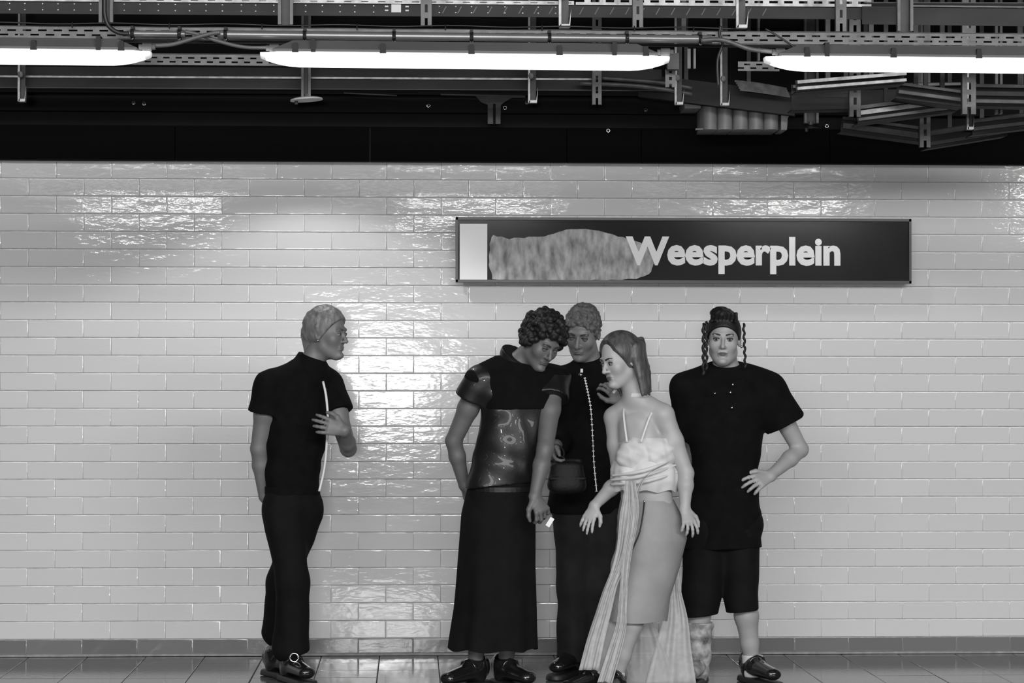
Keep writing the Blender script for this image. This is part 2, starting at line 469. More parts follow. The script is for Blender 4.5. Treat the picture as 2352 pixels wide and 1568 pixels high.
def spline(pts, n=8):
    out = []
    pts = [Vector(p) for p in pts]
    q = [pts[0] * 2 - pts[1]] + pts + [pts[-1] * 2 - pts[-2]]
    for i in range(1, len(q) - 2):
        for k in range(n):
            t = k / n
            out.append(0.5 * ((2 * q[i]) + (q[i + 1] - q[i - 1]) * t + (2 * q[i - 1] - 5 * q[i] + 4 * q[i + 1] - q[i + 2]) * t * t + (3 * q[i] - q[i - 1] - 3 * q[i + 1] + q[i + 2]) * t ** 3))
    out.append(pts[-1]); return out
def cable(pxs, r, m, label, y=yC, name='cable'):
    pts = spline([P(p[0], p[1], y + (p[2] if len(p) > 2 else 0)) for p in pxs])
    o = MB().tube(pts, r, 8).obj(name, m, None, sm=True)
    return tag(o, label, 'cable', 'cables among the trays')
cable([(240, -60), (240, 0), (241, 35), (250, 60), (272, 75), (296, 77)], 0.0085, M['cable_bk'], 'dark cable curving down into the left end of the conduit', y=yC - 0.03)
cable([(425, 72), (455, 79), (500, 94), (560, 108), (628, 109)], 0.0075, M['cable'], 'grey cable sloping from the short conduit to the middle tube light', y=yC - 0.02)
cable([(340, 105), (395, 102), (450, 86), (485, 77), (505, 74)], 0.0085, M['cable'], 'grey cable rising from the leftmost tube light into the long conduit', y=yC - 0.05)
cable([(1610, 93), (1660, 92), (1720, 112), (1760, 117), (1790, 119)], 0.0095, M['galv'], 'pale cable from the conduit end down to the rightmost tube light', y=yC - 0.03)
cable([(1758, 66), (1790, 85), (1820, 105), (1846, 122)], 0.004, M['cable_bk'], 'thin black wire sagging to the rightmost tube light', y=yC - 0.06)
cable([(1655, 60), (1653, 80), (1660, 100), (1648, 140), (1650, 200)], 0.006, M['cable_bk'], 'black cable hanging in the gap beside the rightmost tube light', y=yC + 0.02)
cable([(-250, 49)] + [(x, 52 + 12 * x / 1640 + (2 if i % 2 else -1)) for i, x in enumerate(range(0, 1700, 130))], 0.003, M['cable_bk'], 'thin black wire tied along the top of the slotted rail', y=yC + 0.02)
for i, px in enumerate((166, 389, 602, 820, 1023, 1245, 1457, 1593)):
    p = P(px, 56 + 10 * px / 1600, yC + 0.016)
    o = MB().tube([p + Vector((0, 0, 0.009)), p + Vector((0, -0.006, 0)), p + Vector((0, 0, -0.012))], 0.0028, 6).obj('cable_tie', M['cable_bk'])
    tag(o, 'black cable tie on the slotted rail, %s from the left edge of the photo' % ('first', 'second', 'third', 'fourth', 'fifth', 'sixth', 'seventh', 'eighth')[i], 'cable tie', 'cable ties on the slotted rail')

# ------------------------------------------------------------------ upper cable tray
YT = -2.55
def ut(px, y0, dy=0): return P(px, y0 + 12 * px / 1740 + dy, YT)
t = empty('cable_tray', ut(900, 16), 'upper cable tray running along the very top of the photo', 'cable tray')
MB().beam(ut(-350, 16), ut(2000, 16), 0.004, 0.054).obj('side_panel', M['tray'], t)
perforated(MB(), ut(-350, -1) + Vector((0, -0.012, 0)), ut(1318, -1) + Vector((0, -0.012, 0)), 0.016, 0.004, 1, 0.07, 0.03, 0.003).obj('lip', M['edge'], t)
perforated(MB(), ut(1322, -6) + Vector((0, -0.012, 0)), ut(2000, -6) + Vector((0, -0.012, 0)), 0.034, 0.004, 1, 0.062, 0.036, 0.010).obj('lip', M['edge'], t)
MB().box(ut(910, 13) + Vector((0, -0.004, 0)), (0.040, 0.002, 0.034)).obj('label_plate', M['label'], t)
for px in (888, 935):
    MB().box(ut(px, 9) + Vector((0, -0.004, 0)), (0.014, 0.002, 0.006)).box(ut(px, 18) + Vector((0, -0.004, 0)), (0.014, 0.002, 0.006)).obj('label_mark', M['label'], t)
dots = MB()
for i in range(34):
    px = 20 + i * 38 + rng.uniform(-3, 3)
    if 870 < px < 950: continue
    for dy in (8, 22): dots.box(ut(px, dy) + Vector((0, -0.003, 0)), (0.005, 0.002, 0.004))
tag(dots.obj('rivets', M['edge'], t), kind='stuff')
for i in range(22):
    px = 1020 + i * 35
    MB().beam(ut(px - 4, 24) + Vector((0, -0.003, 0)), ut(px + 5, 8) + Vector((0, -0.003, 0)), 0.003, 0.004).obj('bundle_strap', M['housing'], t)
t2 = empty('cable_tray', ut(2150, 26), 'dark cable tray section at the top right corner', 'cable tray')
MB().beam(P(1980, 35, YT - 0.02), P(2750, 45, YT - 0.02), 0.004, 0.075).obj('side_panel', M['tray'], t2)
MB().beam(P(2095, 14, YT - 0.03), P(2750, 20, YT - 0.03), 0.008, 0.006).obj('lip', M['galv'], t2)
MB().beam(P(1980, 10, YT + 0.02), P(2750, 12, YT + 0.02), 0.1, 0.004).obj('cover', M['galv_dk'], t2)

# ------------------------------------------------------------------ hangers
def strut(px, top, bot, y, w, style, label, bright='galv', zt_=CZ, lean=0):
    """steel hanger; w in metres; goes up out of the picture to the ceiling"""
    b = P(px, bot, y); tz = zt_ if zt_ else P(px, top, y).z
    a = Vector((b.x + lean, y, tz))
    root = empty('hanger', (b.x, y, b.z), label, 'hanger', 'steel hangers of the cable trays')
    if style == 'slot':
        perforated(MB(), b, a, w, 0.003, 1, 0.055, 0.032, w * 0.28, up=(1, 0, 0)).obj('slotted_web', M[bright], root)
        MB().beam(b + Vector((-w / 2, 0.012, 0)), a + Vector((-w / 2, 0.012, 0)), 0.024, 0.003, up=(1, 0, 0)).beam(b + Vector((w / 2, 0.012, 0)), a + Vector((w / 2, 0.012, 0)), 0.024, 0.003, up=(1, 0, 0)).obj('flange', M['galv_dk'], root)
    elif style == 'u':
        q = MB()
        for s in (-1, 1):
            q.beam(b + Vector((s * w / 2, 0, 0)), a + Vector((s * w / 2, 0, 0)), 0.03, 0.012, up=(1, 0, 0))
        q.obj('flange', M[bright], root)
        MB().beam(b + Vector((0, 0.02, 0)), a + Vector((0, 0.02, 0)), 0.004, w * 0.8, up=(1, 0, 0)).obj('web', M['galv_dk'], root)
    else:  # arm hanger: bright front edge and a flared foot
        q = MB(); q.beam(b + Vector((-w * 0.35, 0, 0)), a + Vector((-w * 0.35, 0, 0)), 0.02, 0.010, up=(1, 0, 0)); q.obj('flange', M['edge'], root)
        MB().beam(b + Vector((w * 0.02, 0.02, 0)), a + Vector((w * 0.05, 0.02, 0)), 0.004, w * 0.7, up=(1, 0, 0)).obj('web', M['galv_dk'], root)
        MB().add([b + Vector((-w * 0.4, -0.01, -0.001)), b + Vector((w * 0.45, -0.01, -0.001)), b + Vector((w * 0.55, -0.01, 0.075)), b + Vector((w * 0.38, -0.01, 0.012)), b + Vector((-w * 0.3, -0.01, 0.012))] +
                 [b + Vector((-w * 0.4, 0.03, -0.001)), b + Vector((w * 0.45, 0.03, -0.001)), b + Vector((w * 0.55, 0.03, 0.075)), b + Vector((w * 0.38, 0.03, 0.012)), b + Vector((-w * 0.3, 0.03, 0.012))],
                 [(0, 1, 3, 4), (1, 2, 3), (5, 9, 8, 6), (6, 8, 7), (0, 5, 6, 1), (1, 6, 7, 2), (2, 7, 8, 3), (3, 8, 9, 4), (4, 9, 5, 0)]).obj('foot', M['edge'], root)
        MB().sphere(b + Vector((-w * 0.15, -0.012, 0.13)), 0.014, 8, sc=(1, 0.6, 1.2)).obj('hook', M['edge'], root)
    return root
YU = -2.86
strut(244, 0, 53, YU, 0.044, 'u', 'upper tray hanger, first from the left, with the dark cable in front')
strut(656, 0, 57, YU, 0.048, 'u', 'upper tray hanger, second from the left, with a dark middle')
strut(979, 0, 60, YU, 0.042, 'slot', 'slotted upper tray hanger above the middle tube light, nearest its centre on the left')
strut(1296, 0, 63, YU, 0.050, 'arm', 'upper tray hanger with a flared bright foot, left of the rivetless rail stretch')
strut(1465, 0, 64, YU, 0.040, 'slot', 'slotted upper tray hanger above the right end of the middle tube light')
strut(1703, 0, 64, YU, 0.050, 'arm', 'upper tray hanger over the gap between the middle and rightmost tube lights')
strut(1932, 0, 72, YU, 0.042, 'slot', 'upper tray hanger above the rightmost tube light, the left one of a pair')
strut(2078, 0, 72, YU, 0.052, 'u', 'upper tray hanger above the rightmost tube light, the right one of a pair')

YB = -0.75
strut(50, 0, 233, YB, 0.038, 'arm', 'lower hanger at the left edge of the photo, under the leftmost tube light', bright='galv')
strut(703, 0, 224, YB, 0.034, 'u', 'lower hanger under the left end of the middle tube light, carrying the disc lamp')
strut(1223, 0, 236, YB, 0.048, 'arm', 'lower hanger with a bright hooked foot under the middle tube light')
strut(1371, 0, 240, YB, 0.044, 'slot', 'slotted lower hanger under the right part of the middle tube light')
strut(1559, 0, 240, YB, 0.046, 'arm', 'lower hanger just past the right end of the middle tube light')
strut(1664, 0, 242, YB, 0.048, 'arm', 'lower hanger in front of the ribbed duct')
strut(1863, 0, 283, -0.50, 0.060, 'u', 'plain lower hanger right of the ribbed duct', bright='galv')
strut(1964, 0, 268, -1.65, 0.050, 'slot', 'slotted lower hanger where the slanting trays begin')
strut(2125, 0, 338, -1.05, 0.050, 'slot', 'lowest slotted hanger carrying the slanting trays')
strut(2226, 0, 262, -1.85, 0.060, 'slot', 'bright lower hanger among the slanting trays at the right')
strut(2228, 0, 297, -1.25, 0.034, 'arm', 'narrow hanger behind and below the bright one at the right')
strut(2293, 0, 262, -1.40, 0.022, 'u', 'thin hanger near the right edge of the photo')

# ------------------------------------------------------------------ rail and trays at the height of the lamps
r2 = empty('slotted_rail', P(470, 138, -2.35), 'slotted steel rail seen in the gap between the leftmost and middle tube lights', 'cable rail')
perforated(MB(), P(-300, 131, -2.35), P(1500, 147, -2.35), 0.044, 0.003, 2, 0.052, 0.026, 0.007).obj('web', M['galv'], r2)
MB().beam(P(-300, 119, -2.33), P(1500, 135, -2.33), 0.05, 0.003).obj('flange', M['galv_dk'], r2)
r3 = empty('slotted_rail', P(1750, 152, -2.35), 'short slotted rail piece left of the rightmost tube light', 'cable rail')
perforated(MB(), P(1695, 152, -2.3), P(1790, 153, -2.3), 0.040, 0.003, 2, 0.052, 0.026, 0.007).obj('web', M['galv'], r3)
MB().beam(P(1742, 140, -2.28), P(1742, -150, -2.28), 0.03, 0.01, up=(1, 0, 0)).obj('post', M['galv_dk'], r3)

lt = empty('cable_tray', P(700, 180, -0.6), 'long lower cable tray with a bright upper edge under the tube lights', 'cable tray')
def lo(px, y0): return P(px, y0 + 7 * px / 1450, -0.62)
MB().beam(lo(-350, 164), lo(1520, 164), 0.004, 0.05).obj('back_panel', M['tray'], lt)
MB().beam(lo(-350, 178) + Vector((0, -0.04, 0)), lo(1440, 178) + Vector((0, -0.04, 0)), 0.012, 0.009).obj('lip', M['edge'], lt)
MB().beam(lo(-350, 191) + Vector((0, -0.03, 0)), lo(1560, 191) + Vector((0, -0.03, 0)), 0.004, 0.047).obj('side_panel', M['tray'], lt)
MB().beam(lo(-350, 203) + Vector((0, -0.035, 0)), lo(1560, 203) + Vector((0, -0.035, 0)), 0.012, 0.004).obj('lower_lip', M['galv_dk'], lt)

cable([(1380, 179, 0), (1450, 184, 0), (1520, 190, 0), (1590, 202, 0)], 0.010, M['galv'], 'upper one of two pale cables leaving the lower tray to the right', y=-0.72)
cable([(1330, 191, 0), (1450, 196, 0), (1520, 204, 0), (1590, 216, 0)], 0.010, M['galv'], 'lower one of two pale cables leaving the lower tray to the right', y=-0.72)
bx = empty('junction_box', P(1560, 150, -2.2), 'small steel junction box past the right end of the middle tube light', 'box')
MB().box(P(1545, 142, -2.2), (0.05, 0.05, 0.07)).obj('body', M['galv_dk'], bx)
perforated(MB(), P(1540, 200, -2.15), P(1540, 160, -2.15), 0.045, 0.003, 1, 0.03, 0.014, 0.012, up=(1, 0, 0)).obj('slotted_plate', M['galv'], bx)
MB().box(P(1582, 135, -2.2), (0.014, 0.02, 0.085)).box(P(1595, 135, -2.2), (0.010, 0.02, 0.085)).obj('bracket', M['galv'], bx)
MB().beam(P(1570, 100, -2.2), P(1570, -150, -2.2), 0.02, 0.02, up=(1, 0, 0)).obj('post', M['galv_dk'], bx)

# T bracket and thin bars under the lower tray
tb = empty('bracket', P(1140, 250, -0.5), 'dull grey T-shaped bracket under the middle of the lower tray', 'bracket')
y_ = -0.12
MB().prism([(P(px, py, y_).x, P(px, py, y_).z) for px, py in ((1012, 217), (1206, 221), (1206, 226), (1176, 226), (1158, 236), (1150, 243), (1149, 286), (1138, 286), (1138, 240), (1132, 240), (1132, 286), (1120, 286), (1120, 242), (1104, 236), (1092, 222), (1012, 220))], y_ - 0.03, y_).obj('plate', M['galv_dk'], tb)
MB().beam(P(1134, 240, y_ + 0.01), P(1134, 287, y_ + 0.01), 0.04, 0.02, up=(1, 0, 0)).obj('web', M['black'], tb)
tag(MB().beam(P(790, 214, -0.13), P(912, 220, -0.13), 0.02, 0.006).obj('flat_bar', M['galv_dk']), 'thin dull flat bar against the black fascia left of the T bracket', 'bar')

# disc lamps under the lower tray, close to the wall, washing the tiles below
def disc_lamp(px, py, y, label, power, cone, h=0.028, k=1.0, dm='label'):
    p = P(px, py, y)
    dl = empty('disc_lamp', p, label, 'light')
    R = Matrix.Rotation(math.radians(-4), 3, 'Y')
    pr = [(0.06 * k, 0.010), (0.078 * k, 0.004), (0.080 * k, -0.003)]
    n = 24; vv = [p + R @ Vector((r * math.cos(2 * math.pi * k / n), r * math.sin(2 * math.pi * k / n), z)) for r, z in pr for k in range(n)]
    ff = [(i * n + k, (i + 1) * n + k, (i + 1) * n + (k + 1) % n, i * n + (k + 1) % n) for i in range(2) for k in range(n)] + [tuple(range(n)), tuple(range(3 * n - 1, 2 * n - 1, -1))]
    MB().add(vv, ff).obj('disc', M[dm], dl)
    MB().tube([p + Vector((-0.05 * k, 0, -0.002)), p + Vector((-0.05 * k, 0, -0.022))], 0.008, 8).obj('sensor', M['galv_dk'], dl)
    MB().tube([p + Vector((0, 0, 0.008)), p + Vector((0, 0, h))], 0.012, 8).obj('stem', M['galv'], dl)
    l = bpy.data.lights.new('disc_lamp_light', 'SPOT'); l.energy = power; l.spot_size = math.radians(cone); l.spot_blend = 0.25; l.shadow_soft_size = 0.04
    o = bpy.data.objects.new('disc_lamp_light', l); COL.objects.link(o); o.location = p + Vector((0, 0, -0.03))
disc_lamp(704, 229, YB - 0.01, 'small round disc lamp seen edge-on under the lower tray', 27, 124)
disc_lamp(1863, 292, -0.50, 'dark round disc lamp at the foot of the plain lower hanger', 6, 112, k=0.45, dm='clip')

# ribbed duct
yd = -0.35
du = empty('ribbed_duct', P(1700, 265, yd), 'grey ribbed box duct with a sloping top under the trays', 'duct')
edges = [(1614, 235), (1649, 236), (1685, 238), (1720, 241), (1755, 245)]
for i, (px, ty) in enumerate(edges):
    x0, x1 = P(px, 260, yd).x, P(px + 33, 260, yd).x
    z0, z1, z2 = P(px, 298, yd).z, P(px, ty, yd).z, P(px + 33, ty + 3, yd).z
    n = 8; vv = []
    for k in range(n + 1):
        u = k / n; xx = x0 + (x1 - x0) * u; yy = yd - 0.030 * math.sin(math.pi * u) ** 0.6
        vv += [(xx, yy, z0), (xx, yy, z1 + (z2 - z1) * u)]
    vv += [(x0, yd + 0.25, z0), (x0, yd + 0.25, z1), (x1, yd + 0.25, z0), (x1, yd + 0.25, z2)]
    m_ = 2 * (n + 1)
    ff = [(2 * k, 2 * k + 2, 2 * k + 3, 2 * k + 1) for k in range(n)] + [(0, 1, m_ + 1, m_), (2 * n, m_ + 2, m_ + 3, 2 * n + 1), (m_, m_ + 1, m_ + 3, m_ + 2)]
    ff += [tuple(2 * k + 1 for k in range(n + 1)) + (m_ + 3, m_ + 1), tuple(2 * k for k in range(n, -1, -1)) + (m_, m_ + 2)]
    autosmooth(MB().add(vv, ff).obj('rib', M['duct'], du))
g = [(1793, 248), (1822, 248), (1808, 272), (1806, 299), (1793, 299)]
MB().prism([(P(a, b, yd).x, P(a, b, yd).z) for a, b in g], yd - 0.02, yd + 0.2).obj('end_plate', M['duct'], du)
MB().prism([(P(a, b, yd).x, P(a, b, yd).z) for a, b in ((1570, 236), (1610, 237), (1608, 250), (1572, 250))], yd - 0.02, yd + 0.2).obj('side_plate', M['duct'], du)
MB().beam(P(1597, 297, yd - 0.01), P(1614, 297, yd - 0.01), 0.03, 0.006).obj('lower_lip', M['duct'], du)
MB().box(P(1720, 265, -0.15) + Vector((0, -0.02, 0.0)), (0.30, 0.16, 0.08)).obj('wall_bracket', M['black'], du)

# sloping trunking in front of the duct
def trunk(label, a, b, y, h, parts, m='tray', dpt=0.12, dy2=0.0, name='cable_tray'):
    A, B = P(*a, y), P(*b, y + dy2)
    root = empty(name, (A + B) / 2, label, 'cable tray')
    MB().beam(A + Vector((0, 0.03, 0)), B + Vector((0, 0.03, 0)), 0.004, h).obj('side_panel', M[m], root)
    for f0, hh, mm in parts:
        o = Vector((0, -0.012, f0))
        MB().beam(A + o, B + o, 0.02, hh).obj('cable' if mm != 'edge' else 'lip', M[mm], root)
    MB().beam(A + Vector((0, 0.03 + dpt / 2, -h / 2)), B + Vector((0, 0.03 + dpt / 2, -h / 2)), dpt, 0.004).obj('bottom_panel', M['black'], root)
    for f in (0.3, 0.7):
        c = A.lerp(B, f) + Vector((0, 0.045, -h / 2))
        MB().beam(c, Vector((c.x, c.y, CZ)), 0.02, 0.02, up=(1, 0, 0)).obj('post', M['galv_dk'], root)
    return root
TR = trunk('sloping trunk of cables in front of the ribbed duct', (1470, 194), (1830, 238), -0.52, 0.115, [], m='tray', dpt=0.03)
q = MB()
for i in range(5):
    q.tube(spline([P(1688 + i * 3, 186 + i * 5, -0.57), P(1740, 192 + i * 4.6, -0.59), P(1806 + i * 2, 204 + i * 4.4, -0.57)], 5), 0.006, 6)
q.obj('cable_bundle', M['edge'], TR)['label'] = 'short pale bundle of cables'
trunk('pale tray rising to the right just under the left end of the rightmost tube light', (1830, 196), (2080, 176), -2.1, 0.05, [(0.012, 0.014, 'edge'), (-0.016, 0.012, 'edge')])
trunk('pale slanting tray rising to the right from the slotted hanger', (1970, 262), (2200, 232), -1.5, 0.085, [(0.028, 0.016, 'galv'), (0.003, 0.020, 'edge'), (-0.027, 0.012, 'galv')])
trunk('tray falling to the right above the pale slanting one', (2062, 206), (2215, 226), -1.7, 0.070, [(0.026, 0.012, 'galv'), (-0.01, 0.014, 'galv')])
trunk('dull tray falling to the lowest slotted hanger', (1935, 283), (2125, 308), -0.95, 0.070, [(0.024, 0.014, 'galv_dk'), (-0.012, 0.024, 'galv_dk')])
trunk('dull tray rising to the right from the lowest slotted hanger', (2130, 320), (2315, 290), -0.9, 0.085, [(0.024, 0.022, 'galv_dk'), (-0.024, 0.014, 'galv_dk')])
trunk('tray rising to the right edge of the photo behind the narrow hanger', (2235, 290), (2620, 245), -1.15, 0.075, [(0.022, 0.014, 'galv'), (-0.014, 0.014, 'galv')])
trunk('tray crossing the right edge of the photo under the rightmost tube light', (2230, 215), (2620, 222), -1.6, 0.10, [(0.035, 0.014, 'galv'), (0.0, 0.02, 'galv_dk'), (-0.035, 0.014, 'galv')])
trunk('dark tray behind the slanting ones, hung from the plain hanger', (1820, 222), (2240, 215), -1.2, 0.12, [(0.045, 0.012, 'galv')], m='tray')
r4 = empty('slotted_rail', P(1920, 208, -1.4), 'short slotted rail piece beside the plain lower hanger', 'cable rail')
perforated(MB(), P(1878, 208, -1.42), P(1952, 209, -1.42), 0.055, 0.003, 2, 0.06, 0.03, 0.009).obj('web', M['galv_dk'], r4)
MB().beam(P(1900, 200, -1.38), P(1900, -160, -1.38), 0.02, 0.02, up=(1, 0, 0)).obj('post', M['galv_dk'], r4)
for px, y, top in ((1520, -1.25, 192), (1780, -1.25, 226)):
    pass

# ------------------------------------------------------------------ station sign
ys = -0.075
c0, c1 = P(1047, 499, ys), P(2092, 651, ys)
cx, cz, W, H = (c0.x + c1.x) / 2, (c0.z + c1.z) / 2, c1.x - c0.x, c0.z - c1.z
sg = empty('station_sign', (cx, 0, cz), 'long dark station name sign fixed on the tiled wall', 'sign')
MB().box((cx, ys + 0.006, cz), (W - 0.02, 0.012, H - 0.02)).obj('face', M['sign'], sg)
fr = MB()
fr.box((cx, ys + 0.01, c0.z - 0.006), (W, 0.05, 0.014)).box((cx, ys + 0.01, c1.z + 0.006), (W, 0.05, 0.014)).box((c0.x + 0.005, ys + 0.01, cz), (0.012, 0.05, H)).box((c1.x - 0.005, ys + 0.01, cz), (0.012, 0.05, H))
fr.box((cx, ys / 2 + 0.012, cz), (W * 0.96, 0.055, H * 0.8))
fr.obj('frame', M['signframe'], sg)
w0, w1 = P(1056, 514, ys), P(1119, 642, ys)
MB().box(((w0.x + w1.x) / 2, ys - 0.003, (w0.z + w1.z) / 2), (w1.x - w0.x, 0.008, w0.z - w1.z)).obj('end_panel', M['signwhite'], sg)['label'] = 'blank white panel at the left end of the sign'
pl = [(1124, 560), (1132, 540), (1170, 548), (1215, 545), (1262, 540), (1300, 528), (1345, 524), (1385, 532), (1430, 545), (1470, 556), (1496, 576), (1503, 604), (1492, 630), (1462, 640), (1390, 643), (1290, 644), (1200, 644), (1132, 640), (1124, 610)]  # outline of a pale mottled grey shape laid on the sign face
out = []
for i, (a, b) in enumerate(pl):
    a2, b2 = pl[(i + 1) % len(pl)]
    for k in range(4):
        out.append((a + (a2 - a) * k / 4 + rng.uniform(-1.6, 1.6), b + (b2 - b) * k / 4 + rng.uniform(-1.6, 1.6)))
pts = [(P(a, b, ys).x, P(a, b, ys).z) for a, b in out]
MB().prism(pts, ys - 0.0022, ys + 0.001).obj('mottled_patch', M['mottle'], sg)['label'] = 'pale mottled patch across the sign face'

def text_mesh(body, name, x0, x1, zbase, y, m, parent, thick=0.004, bold=0.0):
    cu = bpy.data.curves.new(name, 'FONT'); cu.body = body; cu.extrude = 0.02; cu.offset = bold; cu.resolution_u = 3
    tmp = bpy.data.objects.new('tmp_text', cu); COL.objects.link(tmp)
    bpy.context.view_layer.update()
    dg = bpy.context.evaluated_depsgraph_get()
    me = bpy.data.meshes.new_from_object(tmp.evaluated_get(dg)); me.name = name
    bpy.data.objects.remove(tmp); bpy.data.curves.remove(cu)
    co = np.empty(len(me.vertices) * 3); me.vertices.foreach_get('co', co); co = co.reshape(-1, 3)
    mn, mx = co[:, 0].min(), co[:, 0].max(); s = (x1 - x0) / (mx - mn)
    new = np.stack([x0 + (co[:, 0] - mn) * s, y - co[:, 2] / 0.02 * thick, zbase + co[:, 1] * s], 1)
    me.vertices.foreach_set('co', new.ravel()); me.materials.clear(); me.materials.append(m); me.update()
    return link(name, me, parent)
a, b = P(1437, 604, ys), P(1930, 604, ys)
text_mesh('Weesperplein', 'lettering', a.x, b.x, P(1680, 606, ys).z, ys - 0.001, M['signwhite'], sg, thick=0.004, bold=0.038)

# ------------------------------------------------------------------ people: smooth-blended signed distance bodies
class Field:
    """distance field on a grid; primitives are blended in, then turned into one continuous surface"""
    def __init__(s, lo, hi, h):
        s.h = h; s.lo = np.array(lo, float); s.n = np.ceil((np.array(hi) - s.lo) / h).astype(int) + 1
        s.F = np.full(s.n, 0.12, np.float32)
    def _blk(s, lo, hi, pad):
        a = np.clip(np.floor((np.array(lo) - pad - s.lo) / s.h).astype(int), 0, s.n - 1)
        b = np.clip(np.ceil((np.array(hi) + pad - s.lo) / s.h).astype(int) + 1, 1, s.n)
        if np.any(b <= a): return None
        g = [(s.lo[i] + s.h * np.arange(a[i], b[i])).astype(np.float32) for i in range(3)]
        X, Y, Z = np.meshgrid(*g, indexing='ij')
        return (slice(a[0], b[0]), slice(a[1], b[1]), slice(a[2], b[2])), np.stack([X, Y, Z], -1)
    def _mix(s, sl, d, k, sub=False):
        A = s.F[sl]
        if sub:
            d = -d
            if k > 0:
                hh = np.clip(0.5 - 0.5 * (d - A) / k, 0, 1); A[...] = d * (1 - hh) + A * hh + k * hh * (1 - hh)
                # smooth max
            else: A[...] = np.maximum(A, d)
            return
        if k > 0:
            hh = np.clip(0.5 + 0.5 * (A - d) / k, 0, 1); A[...] = A * (1 - hh) + d * hh - k * hh * (1 - hh)
        else: A[...] = np.minimum(A, d)
    def cone(s, a, b, ra, rb, k=0.02, flat=False):
        a = np.array(a, float); b = np.array(b, float); R = max(ra, rb)
        q = s._blk(np.minimum(a, b) - R, np.maximum(a, b) + R, k + 0.02)
        if q is None: return s
        sl, Pn = q; ab = b - a; L = max(ab @ ab, 1e-9)
        tr = ((Pn - a) @ ab) / L; t = np.clip(tr, 0, 1)
        d = np.linalg.norm(Pn - (a + t[..., None] * ab), axis=-1) - (ra + (rb - ra) * t)
        if flat: d = np.maximum(d, (tr - 1) * math.sqrt(L) + 0.0)
        s._mix(sl, d, k); return s
    def chain(s, pts, rr, k=0.02):
        for i in range(len(pts) - 1): s.cone(pts[i], pts[i + 1], rr[i], rr[i + 1], k)
        return s
    def slab(s, a, b, wa, wb, da, db, side, k=0.03, pw=2.0):
        """flattened limb: half width w along 'side', half depth d across it"""
        a = np.array(a, float); b = np.array(b, float); ax = (b - a); L = np.linalg.norm(ax); u = ax / max(L, 1e-6)
        S = np.array(side, float); S = S - (S @ u) * u; S /= np.linalg.norm(S); N = np.cross(u, S)
        R = max(wa, wb, da, db)
        q = s._blk(np.minimum(a, b) - R, np.maximum(a, b) + R, k + 0.02)
        if q is None: return s
        sl, Pn = q; V = Pn - a; tl = V @ u; t = np.clip(tl / max(L, 1e-6), 0, 1)
        over = tl - t * L
        w = wa + (wb - wa) * t; d = da + (db - da) * t; m = np.minimum(w, d)
        e = (np.abs(V @ S / w) ** pw + np.abs(V @ N / d) ** pw + np.abs(over / m) ** pw) ** (1 / pw)
        s._mix(sl, (e - 1) * m, k); return s
    def ell(s, c, ax, rr, k=0.015, sub=False):
        """ellipsoid with axes given as rows of ax"""
        c = np.array(c, float); A = np.array(ax, float); rr = np.array(rr, float); R = rr.max()
        q = s._blk(c - R, c + R, k + 0.02)
        if q is None: return s
        sl, Pn = q; l = (Pn - c) @ A.T; k0 = np.linalg.norm(l / rr, axis=-1); k1 = np.linalg.norm(l / (rr * rr), axis=-1)
        d = np.where(k1 > 1e-6, k0 * (k0 - 1) / np.maximum(k1, 1e-6), -rr.min())
        s._mix(sl, d, k, sub); return s
    def cut(s, p, n, k=0.0):
        """remove the half space on the side n points to"""
        n = np.array(n, float); n /= np.linalg.norm(n)
        g = [(s.lo[i] + s.h * np.arange(s.n[i]) - p[i]).astype(np.float32) * n[i] for i in range(3)]
        d = g[0][:, None, None] + g[1][None, :, None] + g[2][None, None, :]
        s.F = np.maximum(s.F, d) if k == 0 else np.maximum(s.F, d)
        return s
    def folds(s, amp, waves, seed=0):
        """cloth folds: sum of long waves; waves = list of (direction, wavelength)"""
        r = np.random.default_rng(seed)
        g = [(s.lo[i] + s.h * np.arange(s.n[i])).astype(np.float32) for i in range(3)]
        tot = 0
        for d, lam in waves:
            d = np.array(d, float); d = d / np.linalg.norm(d) * 2 * math.pi / lam; ph = r.uniform(0, 6.28)
            e = d + r.normal(0, 0.25, 3) * np.linalg.norm(d)
            a1 = g[0][:, None, None] * d[0] + g[1][None, :, None] * d[1] + g[2][None, None, :] * d[2] + ph
            a2 = g[0][:, None, None] * e[0] + g[1][None, :, None] * e[1] + g[2][None, None, :] * e[2]
            tot = tot + np.sin(a1 + 0.9 * np.sin(a2 * 0.37)) 
        near = np.exp(-(s.F / 0.04) ** 2)
        s.F = s.F + (amp * tot / max(1, len(waves)) * near).astype(np.float32); return s
    def mesh(s, name, m):
        F = s.F; F[0, :, :] = F[-1, :, :] = 0.1; F[:, 0, :] = F[:, -1, :] = 0.1; F[:, :, 0] = F[:, :, -1] = 0.1
        neg = F < 0
        c = [neg[i:neg.shape[0] - 1 + i, j:neg.shape[1] - 1 + j, k:neg.shape[2] - 1 + k] for i in (0, 1) for j in (0, 1) for k in (0, 1)]
        cnt = sum(x.astype(np.int8) for x in c); act = (cnt > 0) & (cnt < 8)
        idx = np.argwhere(act)
        if len(idx) == 0: raise ValueError('empty ' + name)
        vid = np.full(act.shape, -1, np.int64); vid[act] = np.arange(len(idx))
        acc = np.zeros((len(idx), 3)); num = np.zeros(len(idx))
        corners = [(i, j, k) for i in (0, 1) for j in (0, 1) for k in (0, 1)]
        val = {q: F[idx[:, 0] + q[0], idx[:, 1] + q[1], idx[:, 2] + q[2]] for q in corners}
        for q in corners:
            for ax in range(3):
                if q[ax] == 0:
                    r = list(q); r[ax] = 1; r = tuple(r)
                    va, vb = val[q], val[r]; x = (va < 0) != (vb < 0)
                    t = np.where(x, va / np.where(x, va - vb, 1), 0)
                    for d in range(3): acc[:, d] += np.where(x, q[d] + (t if d == ax else 0), 0)
                    num += x
